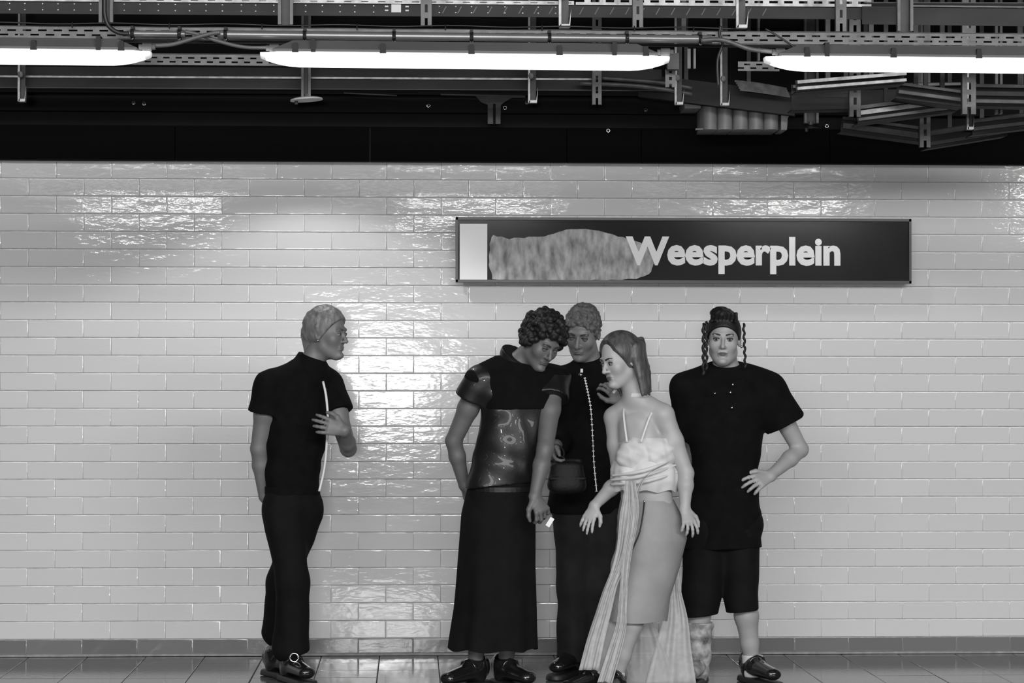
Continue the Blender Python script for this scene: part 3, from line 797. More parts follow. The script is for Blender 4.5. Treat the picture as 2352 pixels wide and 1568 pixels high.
        V = s.lo + s.h * (idx + acc / num[:, None])
        quads = []
        for ax in range(3):
            sa = [slice(1, -1)] * 3; sb = [slice(1, -1)] * 3
            sa[ax] = slice(0, -1); sb[ax] = slice(1, None)
            A, B = neg[tuple(sa)], neg[tuple(sb)]
            off = np.array([1, 1, 1]); off[ax] = 0
            e = np.argwhere(A != B) + off; fl = neg[e[:, 0], e[:, 1], e[:, 2]]
            b1, b2 = [(1, 2), (2, 0), (0, 1)][ax]
            def g(d1, d2):
                q = e.copy(); q[:, b1] -= d1; q[:, b2] -= d2; return vid[q[:, 0], q[:, 1], q[:, 2]]
            Q = np.stack([g(1, 1), g(0, 1), g(0, 0), g(1, 0)], 1)
            Q[~fl] = Q[~fl][:, ::-1]; quads.append(Q)
        Q = np.concatenate(quads); Q = Q[(Q >= 0).all(1)]
        me = bpy.data.meshes.new(name)
        me.vertices.add(len(V)); me.vertices.foreach_set('co', V.astype(np.float32).ravel())
        me.loops.add(len(Q) * 4); me.loops.foreach_set('vertex_index', Q.ravel().astype(np.int32))
        me.polygons.add(len(Q)); me.polygons.foreach_set('loop_start', np.arange(0, len(Q) * 4, 4, dtype=np.int32))
        me.update(calc_edges=True); me.validate(); smooth(me)
        if m is not None: me.materials.append(m)
        return me

def nrm(v): v = np.array(v, float); return v / np.linalg.norm(v)

def bounds(pts, pad):
    a = np.array([list(p) for p in pts]); return a.min(0) - pad, a.max(0) + pad

class Head:
    def __init__(s, c, fwd, tilt=0.0, sc=1.0):
        s.c = np.array(c, float); s.f = nrm(fwd); up = np.array([math.sin(tilt), 0, math.cos(tilt)])
        s.r = nrm(np.cross(s.f, up)); s.u = np.cross(s.r, s.f); s.k = sc; s.ax = np.array([s.r, s.f, s.u])
    def p(s, r, f, u): return s.c + s.k * (s.r * r + s.f * f + s.u * u)
    def build(s, F, wide=1.0):
        k = s.k; p = s.p; E = lambda c, rr, kk=0.015, sub=False: F.ell(c, s.ax, np.array(rr) * k, kk, sub)
        E(p(0, -0.012, 0.030), (0.073 * wide, 0.096, 0.090))
        E(p(0, 0.022, -0.040), (0.056 * wide, 0.066, 0.082), 0.03)
        for sg in (-1, 1):
            F.cone(p(0.044 * sg * wide, 0.008, -0.062), p(0.012 * sg, 0.066, -0.104), 0.016 * k, 0.014 * k, 0.03)
            E(p(0.040 * sg, 0.056, -0.026), (0.020, 0.020, 0.022), 0.03)
        F.cone(p(-0.036, 0.078, 0.022), p(0.036, 0.078, 0.022), 0.010 * k, 0.010 * k, 0.012)
        for sg in (-1, 1): E(p(0.031 * sg, 0.096, 0.002), (0.015, 0.014, 0.009), 0.008, True)
        F.cone(p(0, 0.086, 0.010), p(0, 0.108, -0.032), 0.006 * k, 0.010 * k, 0.008)
        for sg in (-1, 1): F.cone(p(0.010 * sg, 0.096, -0.035), p(0.011 * sg, 0.090, -0.036), 0.007 * k, 0.006 * k, 0.005)
        E(p(0, 0.084, -0.100), (0.019, 0.014, 0.013), 0.012)
        F.cone(p(-0.018, 0.084, -0.060), p(0.018, 0.084, -0.060), 0.006 * k, 0.006 * k, 0.004)
        F.cone(p(-0.015, 0.083, -0.071), p(0.015, 0.083, -0.071), 0.007 * k, 0.007 * k, 0.004)
        for sg in (-1, 1):
            E(p(0.074 * sg * wide, -0.008, -0.008), (0.009, 0.018, 0.030), 0.005)
            E(p(0.080 * sg * wide, -0.004, -0.004), (0.006, 0.009, 0.016), 0.004, True)
    def details(s, root, lipm, browm, closed=False):
        p = s.p; k = s.k
        for sg in (-1, 1):
            MB().sphere(Vector(p(0.031 * sg, 0.078, 0.001)), 0.0125 * k, 12).obj('eye', MP['skin_b'] if closed else MP['eye'], root, sm=True)
            if not closed:
                MB().sphere(Vector(p(0.031 * sg, 0.0865, 0.000)), 0.0058 * k, 8).obj('iris', MP['dark'], root, sm=True)
            # upper lid and brow
            MB().tube([Vector(p(0.031 * sg + a, 0.0895 - abs(a) * 0.5, 0.007 - a * a * 14)) for a in (-0.014, -0.007, 0, 0.007, 0.014)], 0.0032 * k, 6).obj('eyelid', browm, root, sm=True)
            MB().tube([Vector(p(sg * (0.013 + a), 0.092 - a * 0.35, 0.021 + math.sin(a * 70) * 0.004)) for a in (0, 0.012, 0.024, 0.036)], [0.0035 * k, 0.0042 * k, 0.0036 * k, 0.0018 * k], 6).obj('eyebrow', browm, root, sm=True)
        q = MB()
        q.tube([Vector(p(a, 0.0905 - abs(a) * 0.22, -0.062 - abs(a) * 0.05)) for a in (-0.021, -0.010, 0, 0.010, 0.021)], [0.002 * k, 0.0048 * k, 0.0045 * k, 0.0048 * k, 0.002 * k], 8)
        q.tube([Vector(p(a, 0.0900 - abs(a) * 0.22, -0.070 + abs(a) * 0.06)) for a in (-0.019, -0.009, 0, 0.009, 0.019)], [0.002 * k, 0.0046 * k, 0.0052 * k, 0.0046 * k, 0.002 * k], 8)
        q.obj('lips', lipm, root, sm=True)

def hand(F, w, tip, palm_n, thumb_side, curl=0.35, spread=0.16, size=1.0, wr=0.024, curls=None):
    """wrist point, point the fingers aim at, palm normal, thumb side sign"""
    w = np.array(w, float); d = nrm(np.array(tip, float) - w); n = np.array(palm_n, float); n = nrm(n - (n @ d) * d)
    s = np.cross(d, n) * thumb_side; S = size
    F.slab(w, w + d * 0.075 * S, 0.028 * S, 0.040 * S, 0.018 * S, 0.014 * S, s, 0.015)
    lens = [0.070, 0.079, 0.073, 0.058]; 
    for i, L in enumerate(lens):
        o = (1.5 - i) * 0.0205 * S
        base = w + d * (0.083 - 0.004 * abs(i - 1)) * S + s * o
        cv = curls[i] if curls else curl * (1 + 0.12 * i)
        dr = nrm(d + s * (1.5 - i) * spread); pts = [base - dr * 0.03 * S]; pts.append(base)
        ang = 0; q = base
        for seg, fr in enumerate((0.45, 0.30, 0.25)):
            ang += cv * (0.8 if seg == 0 else 1.0)
            v = nrm(dr * math.cos(ang) + n * math.sin(ang)); q = q + v * L * fr * S; pts.append(q)
        F.chain(pts, [0.0095 * S, 0.0095 * S, 0.0088 * S, 0.0080 * S, 0.0068 * S], 0.004)
    b = w + d * 0.022 * S + s * 0.022 * S
    v1 = nrm(d * 0.65 + s * 0.75 + n * 0.25); q1 = b + v1 * 0.042 * S; v2 = nrm(d * 0.9 + s * 0.35 + n * 0.35); q2 = q1 + v2 * 0.030 * S; q3 = q2 + nrm(d + n * 0.4) * 0.024 * S
    F.chain([b, q1, q2, q3], [0.016 * S, 0.012 * S, 0.010 * S, 0.0078 * S], 0.006)

MP = {
    'skin_a': mat('skin_light', 0.17, 0.5, var=0.08, vscale=12, bump=0.05, bscale=300, bdist=0.001),
    'skin_b': mat('skin_mid', 0.13, 0.5, var=0.08, vscale=12, bump=0.05, bscale=300, bdist=0.001),
    'skin_d': mat('skin_pale', 0.40, 0.5, var=0.06, vscale=12, bump=0.05, bscale=300, bdist=0.001),
    'skin_e': mat('skin_tan', 0.34, 0.5, var=0.08, vscale=12, bump=0.05, bscale=300, bdist=0.001),
    'eye': mat('eye_white', 0.22, 0.35), 'dark': mat('iris_dark', 0.01, 0.15),
    'lip': mat('lips', 0.14, 0.4), 'lip_d': mat('lips_dark', 0.09, 0.4),
    'brow': mat('brow', 0.03, 0.8), 'bag': mat('matt_bag_leather', 0.006, 0.6, spec=0.3, bump=0.2, bscale=60),
    'brow_l': mat('brow_light', 0.10, 0.8),
    'blackcloth': mat('black_cotton', 0.0035, 0.9, spec=0.15, var=0.3, vscale=20, bump=0.3, bscale=400, bdist=0.001),
    'blackwool': mat('black_trouser_cloth', 0.0040, 0.85, spec=0.2, var=0.3, vscale=12, bump=0.3, bscale=500, bdist=0.001),
    'greycloth': mat('dark_grey_cotton', 0.016, 0.8, spec=0.2, var=0.3, vscale=10, bump=0.3, bscale=400, bdist=0.001),
    'leather': mat('black_leather', 0.007, 0.46, spec=0.40, var=0.3, vscale=9, bump=0.35, bscale=16, bdist=0.006, coat=0.15),
    'shine': mat('shiny_black_leather', 0.012, 0.18, bump=0.4, bscale=30, bdist=0.004, coat=0.4),
    'light_cloth': mat('off_white_cloth', 0.64, 0.7, var=0.1, vscale=12, bump=0.4, bscale=200, bdist=0.001),
    'skirt': mat('pale_grey_skirt_cloth', 0.29, 0.6, var=0.10, vscale=8, bump=0.4, bscale=25, bdist=0.004),
    'piping': mat('light_piping', 0.7, 0.5),
    'white': mat('white_plastic', 0.85, 0.3), 'sock': mat('white_sock', 0.6, 0.9, bump=0.3, bscale=300, bdist=0.001),
    'hair_dark': mat('dark_hair', 0.006, 0.6, bump=0.6, bscale=160, bdist=0.003),
    'hair_light': mat('light_hair', 0.17, 0.5, var=0.4, vscale=60, bump=0.6, bscale=160, bdist=0.003, stretch=(1, 1, 0.3)),
    'hair_grey': mat('cropped_hair', 0.085, 0.7, var=0.5, vscale=50, bump=0.6, bscale=250, bdist=0.002),
    'hair_mid': mat('brown_hair', 0.075, 0.45, var=0.5, vscale=50, bump=0.7, bscale=120, bdist=0.003, stretch=(1, 1, 0.25)),
    'boot_pat': mat('patterned_boot', 0.34, 0.5, var=0.75, vscale=22, bump=0.5, bscale=30, bdist=0.004),
    'sheer': sheer('sheer_white_organza', 0.62, 0.55), 'sheer_thin': sheer('thin_white_organza', 0.62, 0.33),
}

def person(y, px_foot, label):
    b = P(px_foot, 1500, y); return empty('person', (b.x, y, 0), label, 'person', None)

def shoe(F, heel, toe, w=0.045, hgt=0.06):
    heel = np.array(heel, float); toe = np.array(toe, float); d = toe - heel; sd = nrm(np.cross(d, [0, 0, 1]))
    F.slab(heel + [0, 0, hgt], toe * 0.35 + heel * 0.65 + [0, 0, hgt * 0.95], 0.036, w * 0.95, hgt * 0.9, hgt * 0.75, sd, 0.01)
    F.slab(toe * 0.35 + heel * 0.65 + [0, 0, hgt * 0.75], toe + [0, 0, hgt * 0.55], w, w * 0.85, hgt * 0.65, hgt * 0.45, sd, 0.02)
    return F

def rings_mesh(name, levels, m, n=72, thick=0.004, folds=7, famp=0.0, seed=1, phase=0.0, arc=None):
    """cloth tube through levels (centre, half width, half depth, fold strength); open at both ends"""
    r = np.random.default_rng(seed); ph = r.uniform(0, 6.28, 4)
    L = []; m_ = 6
    lv = [(np.array(list(c), float), a, b, f) for c, a, b, f in levels]
    for i in range(len(lv) - 1):
        for k in range(m_ if i < len(lv) - 2 else m_ + 1):
            t = k / m_; A, B = lv[i], lv[i + 1]; t2 = t
            L.append((A[0] * (1 - t2) + B[0] * t2, A[1] * (1 - t2) + B[1] * t2, A[2] * (1 - t2) + B[2] * t2, A[3] * (1 - t2) + B[3] * t2))
    vv = []; a0, a1 = arc if arc else (0, 2 * math.pi); nn = n + 1 if arc else n
    for off in (0, -thick):
        for j, (c, w, d, f) in enumerate(L):
            for k in range(nn):
                th = a0 + (a1 - a0) * k / n
                rr = 1 + famp * f * (math.sin(folds * th + ph[0] + 0.05 * j) + 0.6 * math.sin((folds * 2 - 3) * th + ph[1] - 0.03 * j)) 
                rr += 0.01 * math.sin(3 * th + ph[2] + j * 0.35)
                vv.append((c[0] + math.cos(th) * (w * rr + off), c[1] - math.sin(th) * (d * rr + off), c[2] + 0.006 * f * math.sin(folds * th + ph[0])))
    N = len(L); ff = []
    for o in (0, 1):
        for j in range(N - 1):
            for k in range(nn - 1 if arc else nn):
                k2 = (k + 1) % nn; q = o * N * nn
                t = (q + j * nn + k, q + j * nn + k2, q + (j + 1) * nn + k2, q + (j + 1) * nn + k)
                ff.append(t if o == 0 else t[::-1])
    for j in (0, N - 1):
        for k in range(nn - 1 if arc else nn):
            k2 = (k + 1) % nn; t = (j * nn + k, j * nn + k2, N * nn + j * nn + k2, N * nn + j * nn + k); ff.append(t)
    if arc:
        for k in (0, nn - 1):
            for j in range(N - 1): ff.append((j * nn + k, (j + 1) * nn + k, N * nn + (j + 1) * nn + k, N * nn + j * nn + k))
    me = bpy.data.meshes.new(name); me.from_pydata(vv, [], ff); me.materials.append(m); me.update()
    bm = bmesh.new(); bm.from_mesh(me); bmesh.ops.recalc_face_normals(bm, faces=bm.faces); bm.to_mesh(me); bm.free()
    smooth(me); me.set_sharp_from_angle(angle=math.radians(60)); return me

def ribbon(pts, widths, side, m, name, parent, wave=0.01, seed=3, n=26, thick=0.0015, steps=7):
    """flowing strip of cloth along a spline"""
    c = spline(pts, steps); N = len(c); r = np.random.default_rng(seed); ph = r.uniform(0, 6.28, 3)
    W = np.interp(np.linspace(0, 1, N), np.linspace(0, 1, len(widths)), widths); sd = Vector(side).normalized(); vv = []
    for o in (0, thick):
        for i, p in enumerate(c):
            for k in range(n + 1):
                u = k / n - 0.5
                yy = wave * (math.sin(u * 14 + ph[0] + i * 0.10) + 0.5 * math.sin(u * 27 + ph[1] - i * 0.07)) * min(1, W[i] / 0.03)
                vv.append(p + sd * (u * W[i]) + Vector((0, yy - o, 0)))
    ff = []; q = N * (n + 1)
    for i in range(N - 1):
        for k in range(n):
            a = i * (n + 1) + k; ff += [(a, a + 1, a + n + 2, a + n + 1), (q + a, q + a + n + 1, q + a + n + 2, q + a + 1)]
        for k in (0, n):
            a = i * (n + 1) + k; ff.append((a, a + n + 1, q + a + n + 1, q + a))
    for i in (0, N - 1):
        for k in range(n): a = i * (n + 1) + k; ff.append((a, a + 1, q + a + 1, q + a))
    return MB().add(vv, ff).obj(name, m, parent, sm=True)

def lerp(a, b, t): return np.array(a, float) * (1 - t) + np.array(b, float) * t

def torso(F, j, g=0.0, w=1.0, top=True, hips=True, k=0.03):
    sd = nrm(j['shL'] - j['shR'])
    up = lerp(j['shR'], j['shL'], 0.5) - [0, 0, 0.05]
    hw = np.linalg.norm(j['shL'] - j['shR']) / 2
    hd = j.get('hipside', sd)
    F.slab(up, lerp(up, j['waist'], 0.6), (hw * 0.86) * w + g, (0.125) * w + g, 0.088 * w + g, 0.092 * w + g, sd, k, 2.4)
    F.slab(lerp(up, j['waist'], 0.5), j['waist'], 0.128 * w + g, 0.115 * w + g, 0.092 * w + g, 0.080 * w + g, sd, k, 2.3)
    if hips:
        F.slab(j['waist'], j['pelvis'], 0.115 * w + g, j.get('hipw', 0.150) * w + g, 0.080 * w + g, 0.098 * w + g, hd, k, 2.2)
    if top:
        for q in ('shR', 'shL'):
            F.cone(j['neck'] - [0, 0, 0.005], j[q] + [0, 0, 0.0], 0.052 * w + g, 0.050 * w + g, k)

def body(F, j, head, w=1.0, wide=1.0, legs=True, arm=1.0):
    torso(F, j, 0, w)
    F.cone(head.p(0, -0.022, -0.05), j['neck'], 0.053 * w, 0.060 * w, 0.02)
    head.build(F, wide)
    for q in 'RL':
        s, e, v = j['sh' + q], j['el' + q], j['wr' + q]
        F.chain([s, lerp(s, e, 0.45), e], [0.052 * arm, 0.048 * arm, 0.038 * arm], 0.02)
        F.chain([e, lerp(e, v, 0.35), v], [0.037 * arm, 0.038 * arm, 0.025 * arm], 0.015)
        if legs:
            h, kn, a = j['hip' + q], j['kn' + q], j['an' + q]
            F.chain([h, lerp(h, kn, 0.5), kn], [0.085 * w, 0.072 * w, 0.052 * w], 0.03)
            c = lerp(kn, a, 0.32)
            F.chain([kn, c, lerp(kn, a, 0.7), a], [0.050 * w, 0.054 * w, 0.040 * w, 0.034 * w], 0.02)

def hair_cap(F, h, inf=0.010, cutp=(0.083, 0.068), n=(0.72, -0.70), k=1.0):
    F.ell(h.p(0, -0.012, 0.030), h.ax, np.array([0.073 + inf, 0.096 + inf, 0.090 + inf]) * h.k, 0)
    F.cut(h.p(0, cutp[0], cutp[1]), h.f * n[0] + h.u * n[1])

def mk(root, name, F, m): return link(name, F.mesh(name, m), root)

def JJ(y, d):
    out = {}
    for k, v in d.items():
        out[k] = np.array(P(v[0], v[1], y + (v[2] if len(v) > 2 else 0.0)))
    return out
HV, HC = 0.0052, 0.006

# ------------------------------------------------------------------ person at the left, standing alone
yA = -1.04
rA = person(yA, 668, 'person alone at the left in black high-necked top and flared black trousers, hand on chest')
jA = JJ(yA, dict(neck=(712, 838, 0), shR=(618, 886, -0.09), shL=(756, 886, 0.08), waist=(672, 1085, 0), pelvis=(672, 1150, 0),
    elR=(594, 1030, -0.04), wrR=(606, 1140, 0.03), elL=(800, 1030, -0.02), wrL=(792, 988, -0.21),
    hipR=(650, 1180, -0.03), knR=(672, 1335, -0.07), anR=(668, 1500, -0.03), hipL=(694, 1180, 0.03), knL=(650, 1335, 0.06), anL=(634, 1488, 0.17)))
jA['hipw'] = 0.125
hA = Head(P(750, 765, yA - 0.02), (0.90, -0.42, -0.08), 0.0, 1.0)
lo, hi = bounds(list(jA.values())[:0] + [v for k, v in jA.items() if k != 'hipw'] + [hA.c], 0.16)
F = Field(lo, hi, HV); body(F, jA, hA, 0.95)
hand(F, jA['wrR'], P(624, 1190, yA + 0.07), (0.9, 0.3, 0), 1, 0.3)
hand(F, jA['wrL'], P(700, 965, yA - 0.24), (0.0, 1, -0.1), -1, 0.22, spread=0.10)
mk(rA, 'body', F, MP['skin_a'])
hA.details(rA, MP['lip'], MP['brow_l'])
F = Field(lo, hi, HC); torso(F, jA, 0.014, 0.97, k=0.03)
F.cone(jA['neck'] + [0, 0, 0.02], jA['neck'] - [0, 0, 0.05], 0.068, 0.10, 0.02)
for q in 'RL': F.cone(jA['sh' + q], lerp(jA['sh' + q], jA['el' + q], 0.42), 0.072, 0.078, 0.03, flat=True)
F.folds(0.004, [((0.4, 0, 1), 0.12), ((1, 0.3, 0.4), 0.09), ((-0.5, 0.4, 1), 0.2)], 2)
F.cut((0, 0, P(680, 1128, yA).z), (0, 0, -1)); F.cut(jA['neck'] + [0, 0, 0.045], nrm([0.35, -0.1, 1]))
mk(rA, 'top', F, MP['blackcloth'])
F = Field(*bounds([jA[k] for k in ('pelvis', 'hipR', 'hipL', 'knR', 'knL', 'anR', 'anL', 'waist')], 0.16), HC)
F.slab(jA['waist'] - [0, 0, 0.07], jA['pelvis'], 0.128, 0.140, 0.098, 0.112, jA['shL'] - jA['shR'], 0.03)
F.chain([jA['hipR'], jA['knR'], jA['anR'] + [0.0, 0, 0.03]], [0.100, 0.074, 0.088], 0.04)
F.chain([jA['hipL'], jA['knL'], jA['anL'] + [0, 0, 0.08]], [0.100, 0.070, 0.072], 0.04)
F.folds(0.005, [((1, 0, 0.1), 0.09), ((0.9, 0.5, 0.2), 0.14), ((0.3, 0, 1), 0.25)], 4)
F.cut(jA['waist'] - [0, 0, 0.085], (0, 0, 1)); F.cut(jA['anR'] + [0, 0, -0.02], nrm([0.35, 0, -1]))
mk(rA, 'trousers', F, MP['blackwool'])
# waistband, light piping down the open front edge
def band(root, name, c, w, d, side, h, m, n=40):
    c = Vector(c); s = Vector(side); s.z = 0; s.normalize(); f = Vector((s.y, -s.x, 0)); q = MB(); vv = []
    for dz in (-h / 2, h / 2):
        for off in (0, -0.006):
            for k in range(n):
                a = 2 * math.pi * k / n; vv.append(c + s * (w + off) * math.cos(a) + f * (d + off) * math.sin(a) + Vector((0, 0, dz)))
    ff = []
    for k in range(n):
        l = (k + 1) % n; ff += [(k, l, 2 * n + l, 2 * n + k), (n + k, 3 * n + k, 3 * n + l, n + l), (k, n + k, n + l, l), (2 * n + k, 2 * n + l, 3 * n + l, 3 * n + k)]
    return q.add(vv, ff).obj(name, m, root, sm=False)
band(rA, 'waistband', lerp(jA['waist'], jA['pelvis'], 0.62), 0.137, 0.110, jA['shL'] - jA['shR'], 0.035, MP['blackcloth'])
pts = [P(a, b, yA + c) for a, b, c in ((742, 876, -0.075), (749, 910, -0.10), (753, 960, -0.115), (751, 1010, -0.105), (747, 1060, -0.10), (741, 1095, -0.105), (733, 1128, -0.115))]
MB().tube(spline(pts, 6), 0.006, 8).obj('piping', MP['piping'], rA, sm=True)['label'] = 'light piping down the front edge of the top'
F = Field(hA.c - 0.16, hA.c + 0.16, 0.005); hair_cap(F, hA, 0.013, (0.078, 0.070), (0.80, -0.60))
for i in range(140):
    th, ph = rng.uniform(0, 6.28), rng.uniform(0.0, 1.9)
    d = np.array([math.sin(ph) * math.cos(th), math.sin(ph) * math.sin(th), math.cos(ph)])
    if d[1] * 0.80 * 0.096 - 0.60 * (d[2] * 0.09 - 0.03) > 0.045: continue
    c = hA.p(d[0] * 0.080, -0.012 + d[1] * 0.102, 0.030 + d[2] * 0.094)
    F.cone(c, c + hA.k * (-hA.u * 0.022 - hA.f * 0.012), 0.011, 0.007, 0.006)
F.cone(hA.p(0, -0.085, -0.02), hA.p(0, -0.078, -0.095), 0.045, 0.030, 0.03)
mk(rA, 'hair', F, MP['hair_light'])
MB().sphere(Vector(hA.p(0.082, 0.0, -0.036)), 0.006, 10).obj('earring', M['chrome'], rA, sm=True)
# shoes
def boots(root, items, m, sole=0.03, h=0.10):
    for a, ang, ln in items:
        d = np.array([math.cos(ang), math.sin(ang), 0]); heel = np.array([a[0], a[1], 0]) - d * 0.065; toe = heel + d * ln
        F = Field(np.minimum(heel, toe) - 0.1, np.maximum(heel, toe) + [0.1, 0.1, 0.26], 0.005)
        shoe(F, heel + [0, 0, sole], toe + [0, 0, sole], 0.047, 0.062)
        F.cone(heel + d * 0.055 + [0, 0, 0.06], np.array([a[0], a[1], 0]) + [0, 0, h + sole], 0.050, 0.052, 0.02, flat=True)
        F.cut((0, 0, sole - 0.001), (0, 0, -1))
        o = mk(root, 'shoe', F, m)
        sdv = np.array([-d[1], d[0], 0]); F = Field(np.minimum(heel, toe) - 0.1, np.maximum(heel, toe) + [0.1, 0.1, 0.1], 0.005)
        F.slab(heel + [0, 0, 0.0], toe + [0, 0, 0.0], 0.045, 0.052, 0.06, 0.06, sdv, 0.01)
        F.cut((0, 0, sole), (0, 0, 1)); F.cut((0, 0, 0.003), (0, 0, -1))
        link('sole', F.mesh('sole', M['cable_bk']), o)
        c = heel + d * 0.11 + [0, 0, sole + 0.055]; q = MB()
        q.tube([Vector(c - sdv * 0.046), Vector(c - sdv * 0.03 + d * 0.01 + [0, 0, 0.035]), Vector(c + [0, 0, 0.045]), Vector(c + sdv * 0.03 + d * 0.01 + [0, 0, 0.035]), Vector(c + sdv * 0.046)], 0.008, 8)
        link('strap', q.mesh('strap', [m], True), o)
for (ax, ang) in ((jA['anR'], -1.15), (jA['anL'], -1.0)):
    boots(rA, [(ax, ang, 0.27)], MP['shine'])
bk = jA['anR'] + [0.02, -0.075, 0.0]
q = MB()
for rr, n in ((0.020, 16),):
    q.tube([Vector((bk[0] + rr * math.cos(a), bk[1] - 0.02, 0.125 + rr * math.sin(a))) for a in np.linspace(0, 6.283, 17)], 0.0045, 6, caps=False)
q.obj('buckle', M['chrome'], rA, sm=True)['label'] = 'round metal shoe buckle'

# ------------------------------------------------------------------ person in leather top and long skirt
yB = -1.32
rB = person(yB, 1140, 'person in black leather sleeveless top and long black skirt, dark curly head bowed')
jB = JJ(yB, dict(neck=(1190, 838, 0.02), shR=(1103, 876, -0.01), shL=(1272, 868, 0.06), waist=(1168, 1085, 0), pelvis=(1148, 1160, 0),
    elR=(1042, 1012, 0.06), wrR=(1066, 1115, 0.11), elL=(1252, 1030, -0.12), wrL=(1228, 1138, -0.20),
    hipR=(1112, 1185, 0), knR=(1110, 1350, -0.02), anR=(1090, 1535, 0.0), hipL=(1180, 1185, 0), knL=(1185, 1350, -0.02), anL=(1160, 1530, 0.04)))
jB['hipw'] = 0.145
hB = Head(P(1244, 784, yB - 0.05), (0.42, -0.72, -0.50), 0.16, 1.0)
pts = [v for k, v in jB.items() if k != 'hipw'] + [hB.c]
lo, hi = bounds(pts, 0.17)
F = Field(lo, hi, HV); body(F, jB, hB, 1.0)
hand(F, jB['wrR'], P(1085, 1172, yB + 0.16), (0.8, 0.5, 0), 1, 0.4)
hand(F, jB['wrL'], P(1262, 1208, yB - 0.24), (-0.3, 0.8, -0.3), -1, 0.70)
mk(rB, 'body', F, MP['skin_b']); hB.details(rB, MP['lip_d'], MP['brow'], closed=True)
F = Field(lo, hi, HC); torso(F, jB, 0.020, 1.02)
for q in 'RL': F.cone(jB['sh' + q], lerp(jB['sh' + q], jB['el' + q], 0.30), 0.075, 0.086, 0.03, flat=True)
F.slab(jB['waist'] + [0, 0, 0.08], jB['pelvis'] + [0, 0, 0.08], 0.150, 0.160, 0.108, 0.118, jB['shL'] - jB['shR'], 0.04)
F.folds(0.006, [((0.3, 0, 1), 0.14), ((1, 0.2, 0.2), 0.11), ((-0.6, 0.3, 0.8), 0.17)], 9)
F.cut((0, 0, P(1160, 1134, yB).z), nrm([0.10, 0, -1])); F.cut(jB['neck'] + [0, 0, 0.012], nrm([0.25, -0.2, 1]))
o = mk(rB, 'top', F, MP['leather'])
F = Field(*bounds([jB['shR'], jB['shL'], jB['neck']], 0.16), HC)
sd = jB['shL'] - jB['shR']
F.slab(lerp(jB['shR'], jB['shL'], 0.5) - [0, 0, 0.03], lerp(jB['shR'], jB['shL'], 0.5) - [0, 0, 0.105], 0.165, 0.170, 0.122, 0.126, sd, 0.0, 2.6)
for q_ in ('shR', 'shL'): F.cone(jB['neck'], jB[q_], 0.085, 0.078, 0.03)
F.cut(lerp(jB['shR'], jB['shL'], 0.5) - [0, 0, 0.125], nrm([0, 0.1, -1])); F.cut(jB['neck'] + [0, 0, 0.025], nrm([0.2, -0.2, 1]))
mk(rB, 'yoke', F, MP['blackcloth'])['label'] = 'matt black yoke over the shoulders'
F = Field(*bounds([jB['neck']], 0.16), 0.005)
F.cone(jB['neck'] - [0, 0, 0.03], jB['neck'] + [-0.01, 0.01, 0.045], 0.092, 0.076, 0); F.cut(jB['neck'] + [0, 0, 0.05], nrm([0.5, -0.5, 1]))
mk(rB, 'collar', F, MP['leather'])
def lvl(px, py, y, hw, hd, f): c = P(px, py, y); return ((c.x, c.y, c.z), hw, hd, f)
me = rings_mesh('skirt', [lvl(1152, 1102, yB, 0.150, 0.115, 0.0), lvl(1146, 1180, yB, 0.172, 0.135, 0.15), lvl(1140, 1300, yB, 0.178, 0.145, 0.5), lvl(1138, 1400, yB, 0.188, 0.150, 0.8), lvl(1132, 1489, yB, 0.202, 0.160, 1.0)], MP['blackwool'], folds=7, famp=0.045, seed=5, n=96)
link('skirt', me, rB)
band(rB, 'belt', jB['waist'] - [0.02, 0, 0.075], 0.160, 0.124, sd, 0.022, MP['leather'])
for (ax, ang) in ((jB['anR'], -2.2), (jB['anL'], -1.1)): boots(rB, [(ax, ang, 0.28)], MP['shine'])
def curly(F, h, r0, n, seed, lim=0.0, bias=0.0):
    r = np.random.default_rng(seed)
    for i in range(n):
        v = nrm(r.normal(0, 1, 3))
        pt = np.array([v[0] * 0.078, -0.012 + v[1] * 0.100, 0.030 + v[2] * 0.096])
        if (pt[1] - 0.083) * 0.72 + (pt[2] - 0.068) * -0.70 > lim: continue
        if pt[2] < -0.045: continue
        c = h.p(*pt) + h.k * (v[0] * h.r + v[1] * h.f + v[2] * h.u) * r.uniform(0, bias + 0.012)
        F.ell(c, h.ax, [r.uniform(r0 * 0.7, r0 * 1.2)] * 3, 0.004)
F = Field(hB.c - 0.17, hB.c + 0.17, 0.0045); hair_cap(F, hB, 0.008, (0.090, 0.072)); curly(F, hB, 0.0155, 460, 3, 0.004, 0.012); mk(rB, 'hair', F, MP['hair_dark'])
wl = lerp(jB['wrL'], P(1262, 1215, yB - 0.07), 1.0)
o = MB().beam(P(1257, 1208, yB - 0.255), P(1269, 1189, yB - 0.255), 0.012, 0.020).obj('lighter', MP['white']); tag(o, 'small white lighter held low in the hand of the person in the long skirt', 'lighter')

# ------------------------------------------------------------------ tall person behind in zipped black jacket
yC_ = -0.86
rC = person(yC_, 1345, 'tall person with cropped hair and zipped black jacket, standing behind the others')
jC = JJ(yC_, dict(neck=(1358, 845, 0.02), shR=(1292, 884, 0.0), shL=(1440, 888, 0.03), waist=(1348, 1085, 0), pelvis=(1345, 1160, 0),
    elR=(1294, 1010, -0.06), wrR=(1276, 1024, -0.24), elL=(1462, 1000, -0.06), wrL=(1425, 925, -0.20),
    hipR=(1318, 1190, 0), knR=(1322, 1350, -0.02), anR=(1315, 1506, 0.0), hipL=(1382, 1190, 0), knL=(1385, 1350, -0.02), anL=(1388, 1506, 0.03)))
jC['hipw'] = 0.145
hC = Head(P(1338, 762, yC_ - 0.04), (-0.30, -0.85, -0.40), 0.10, 1.06)
lo, hi = bounds([v for k, v in jC.items() if k != 'hipw'] + [hC.c], 0.17)
F = Field(lo, hi, HV); body(F, jC, hC, 1.0)
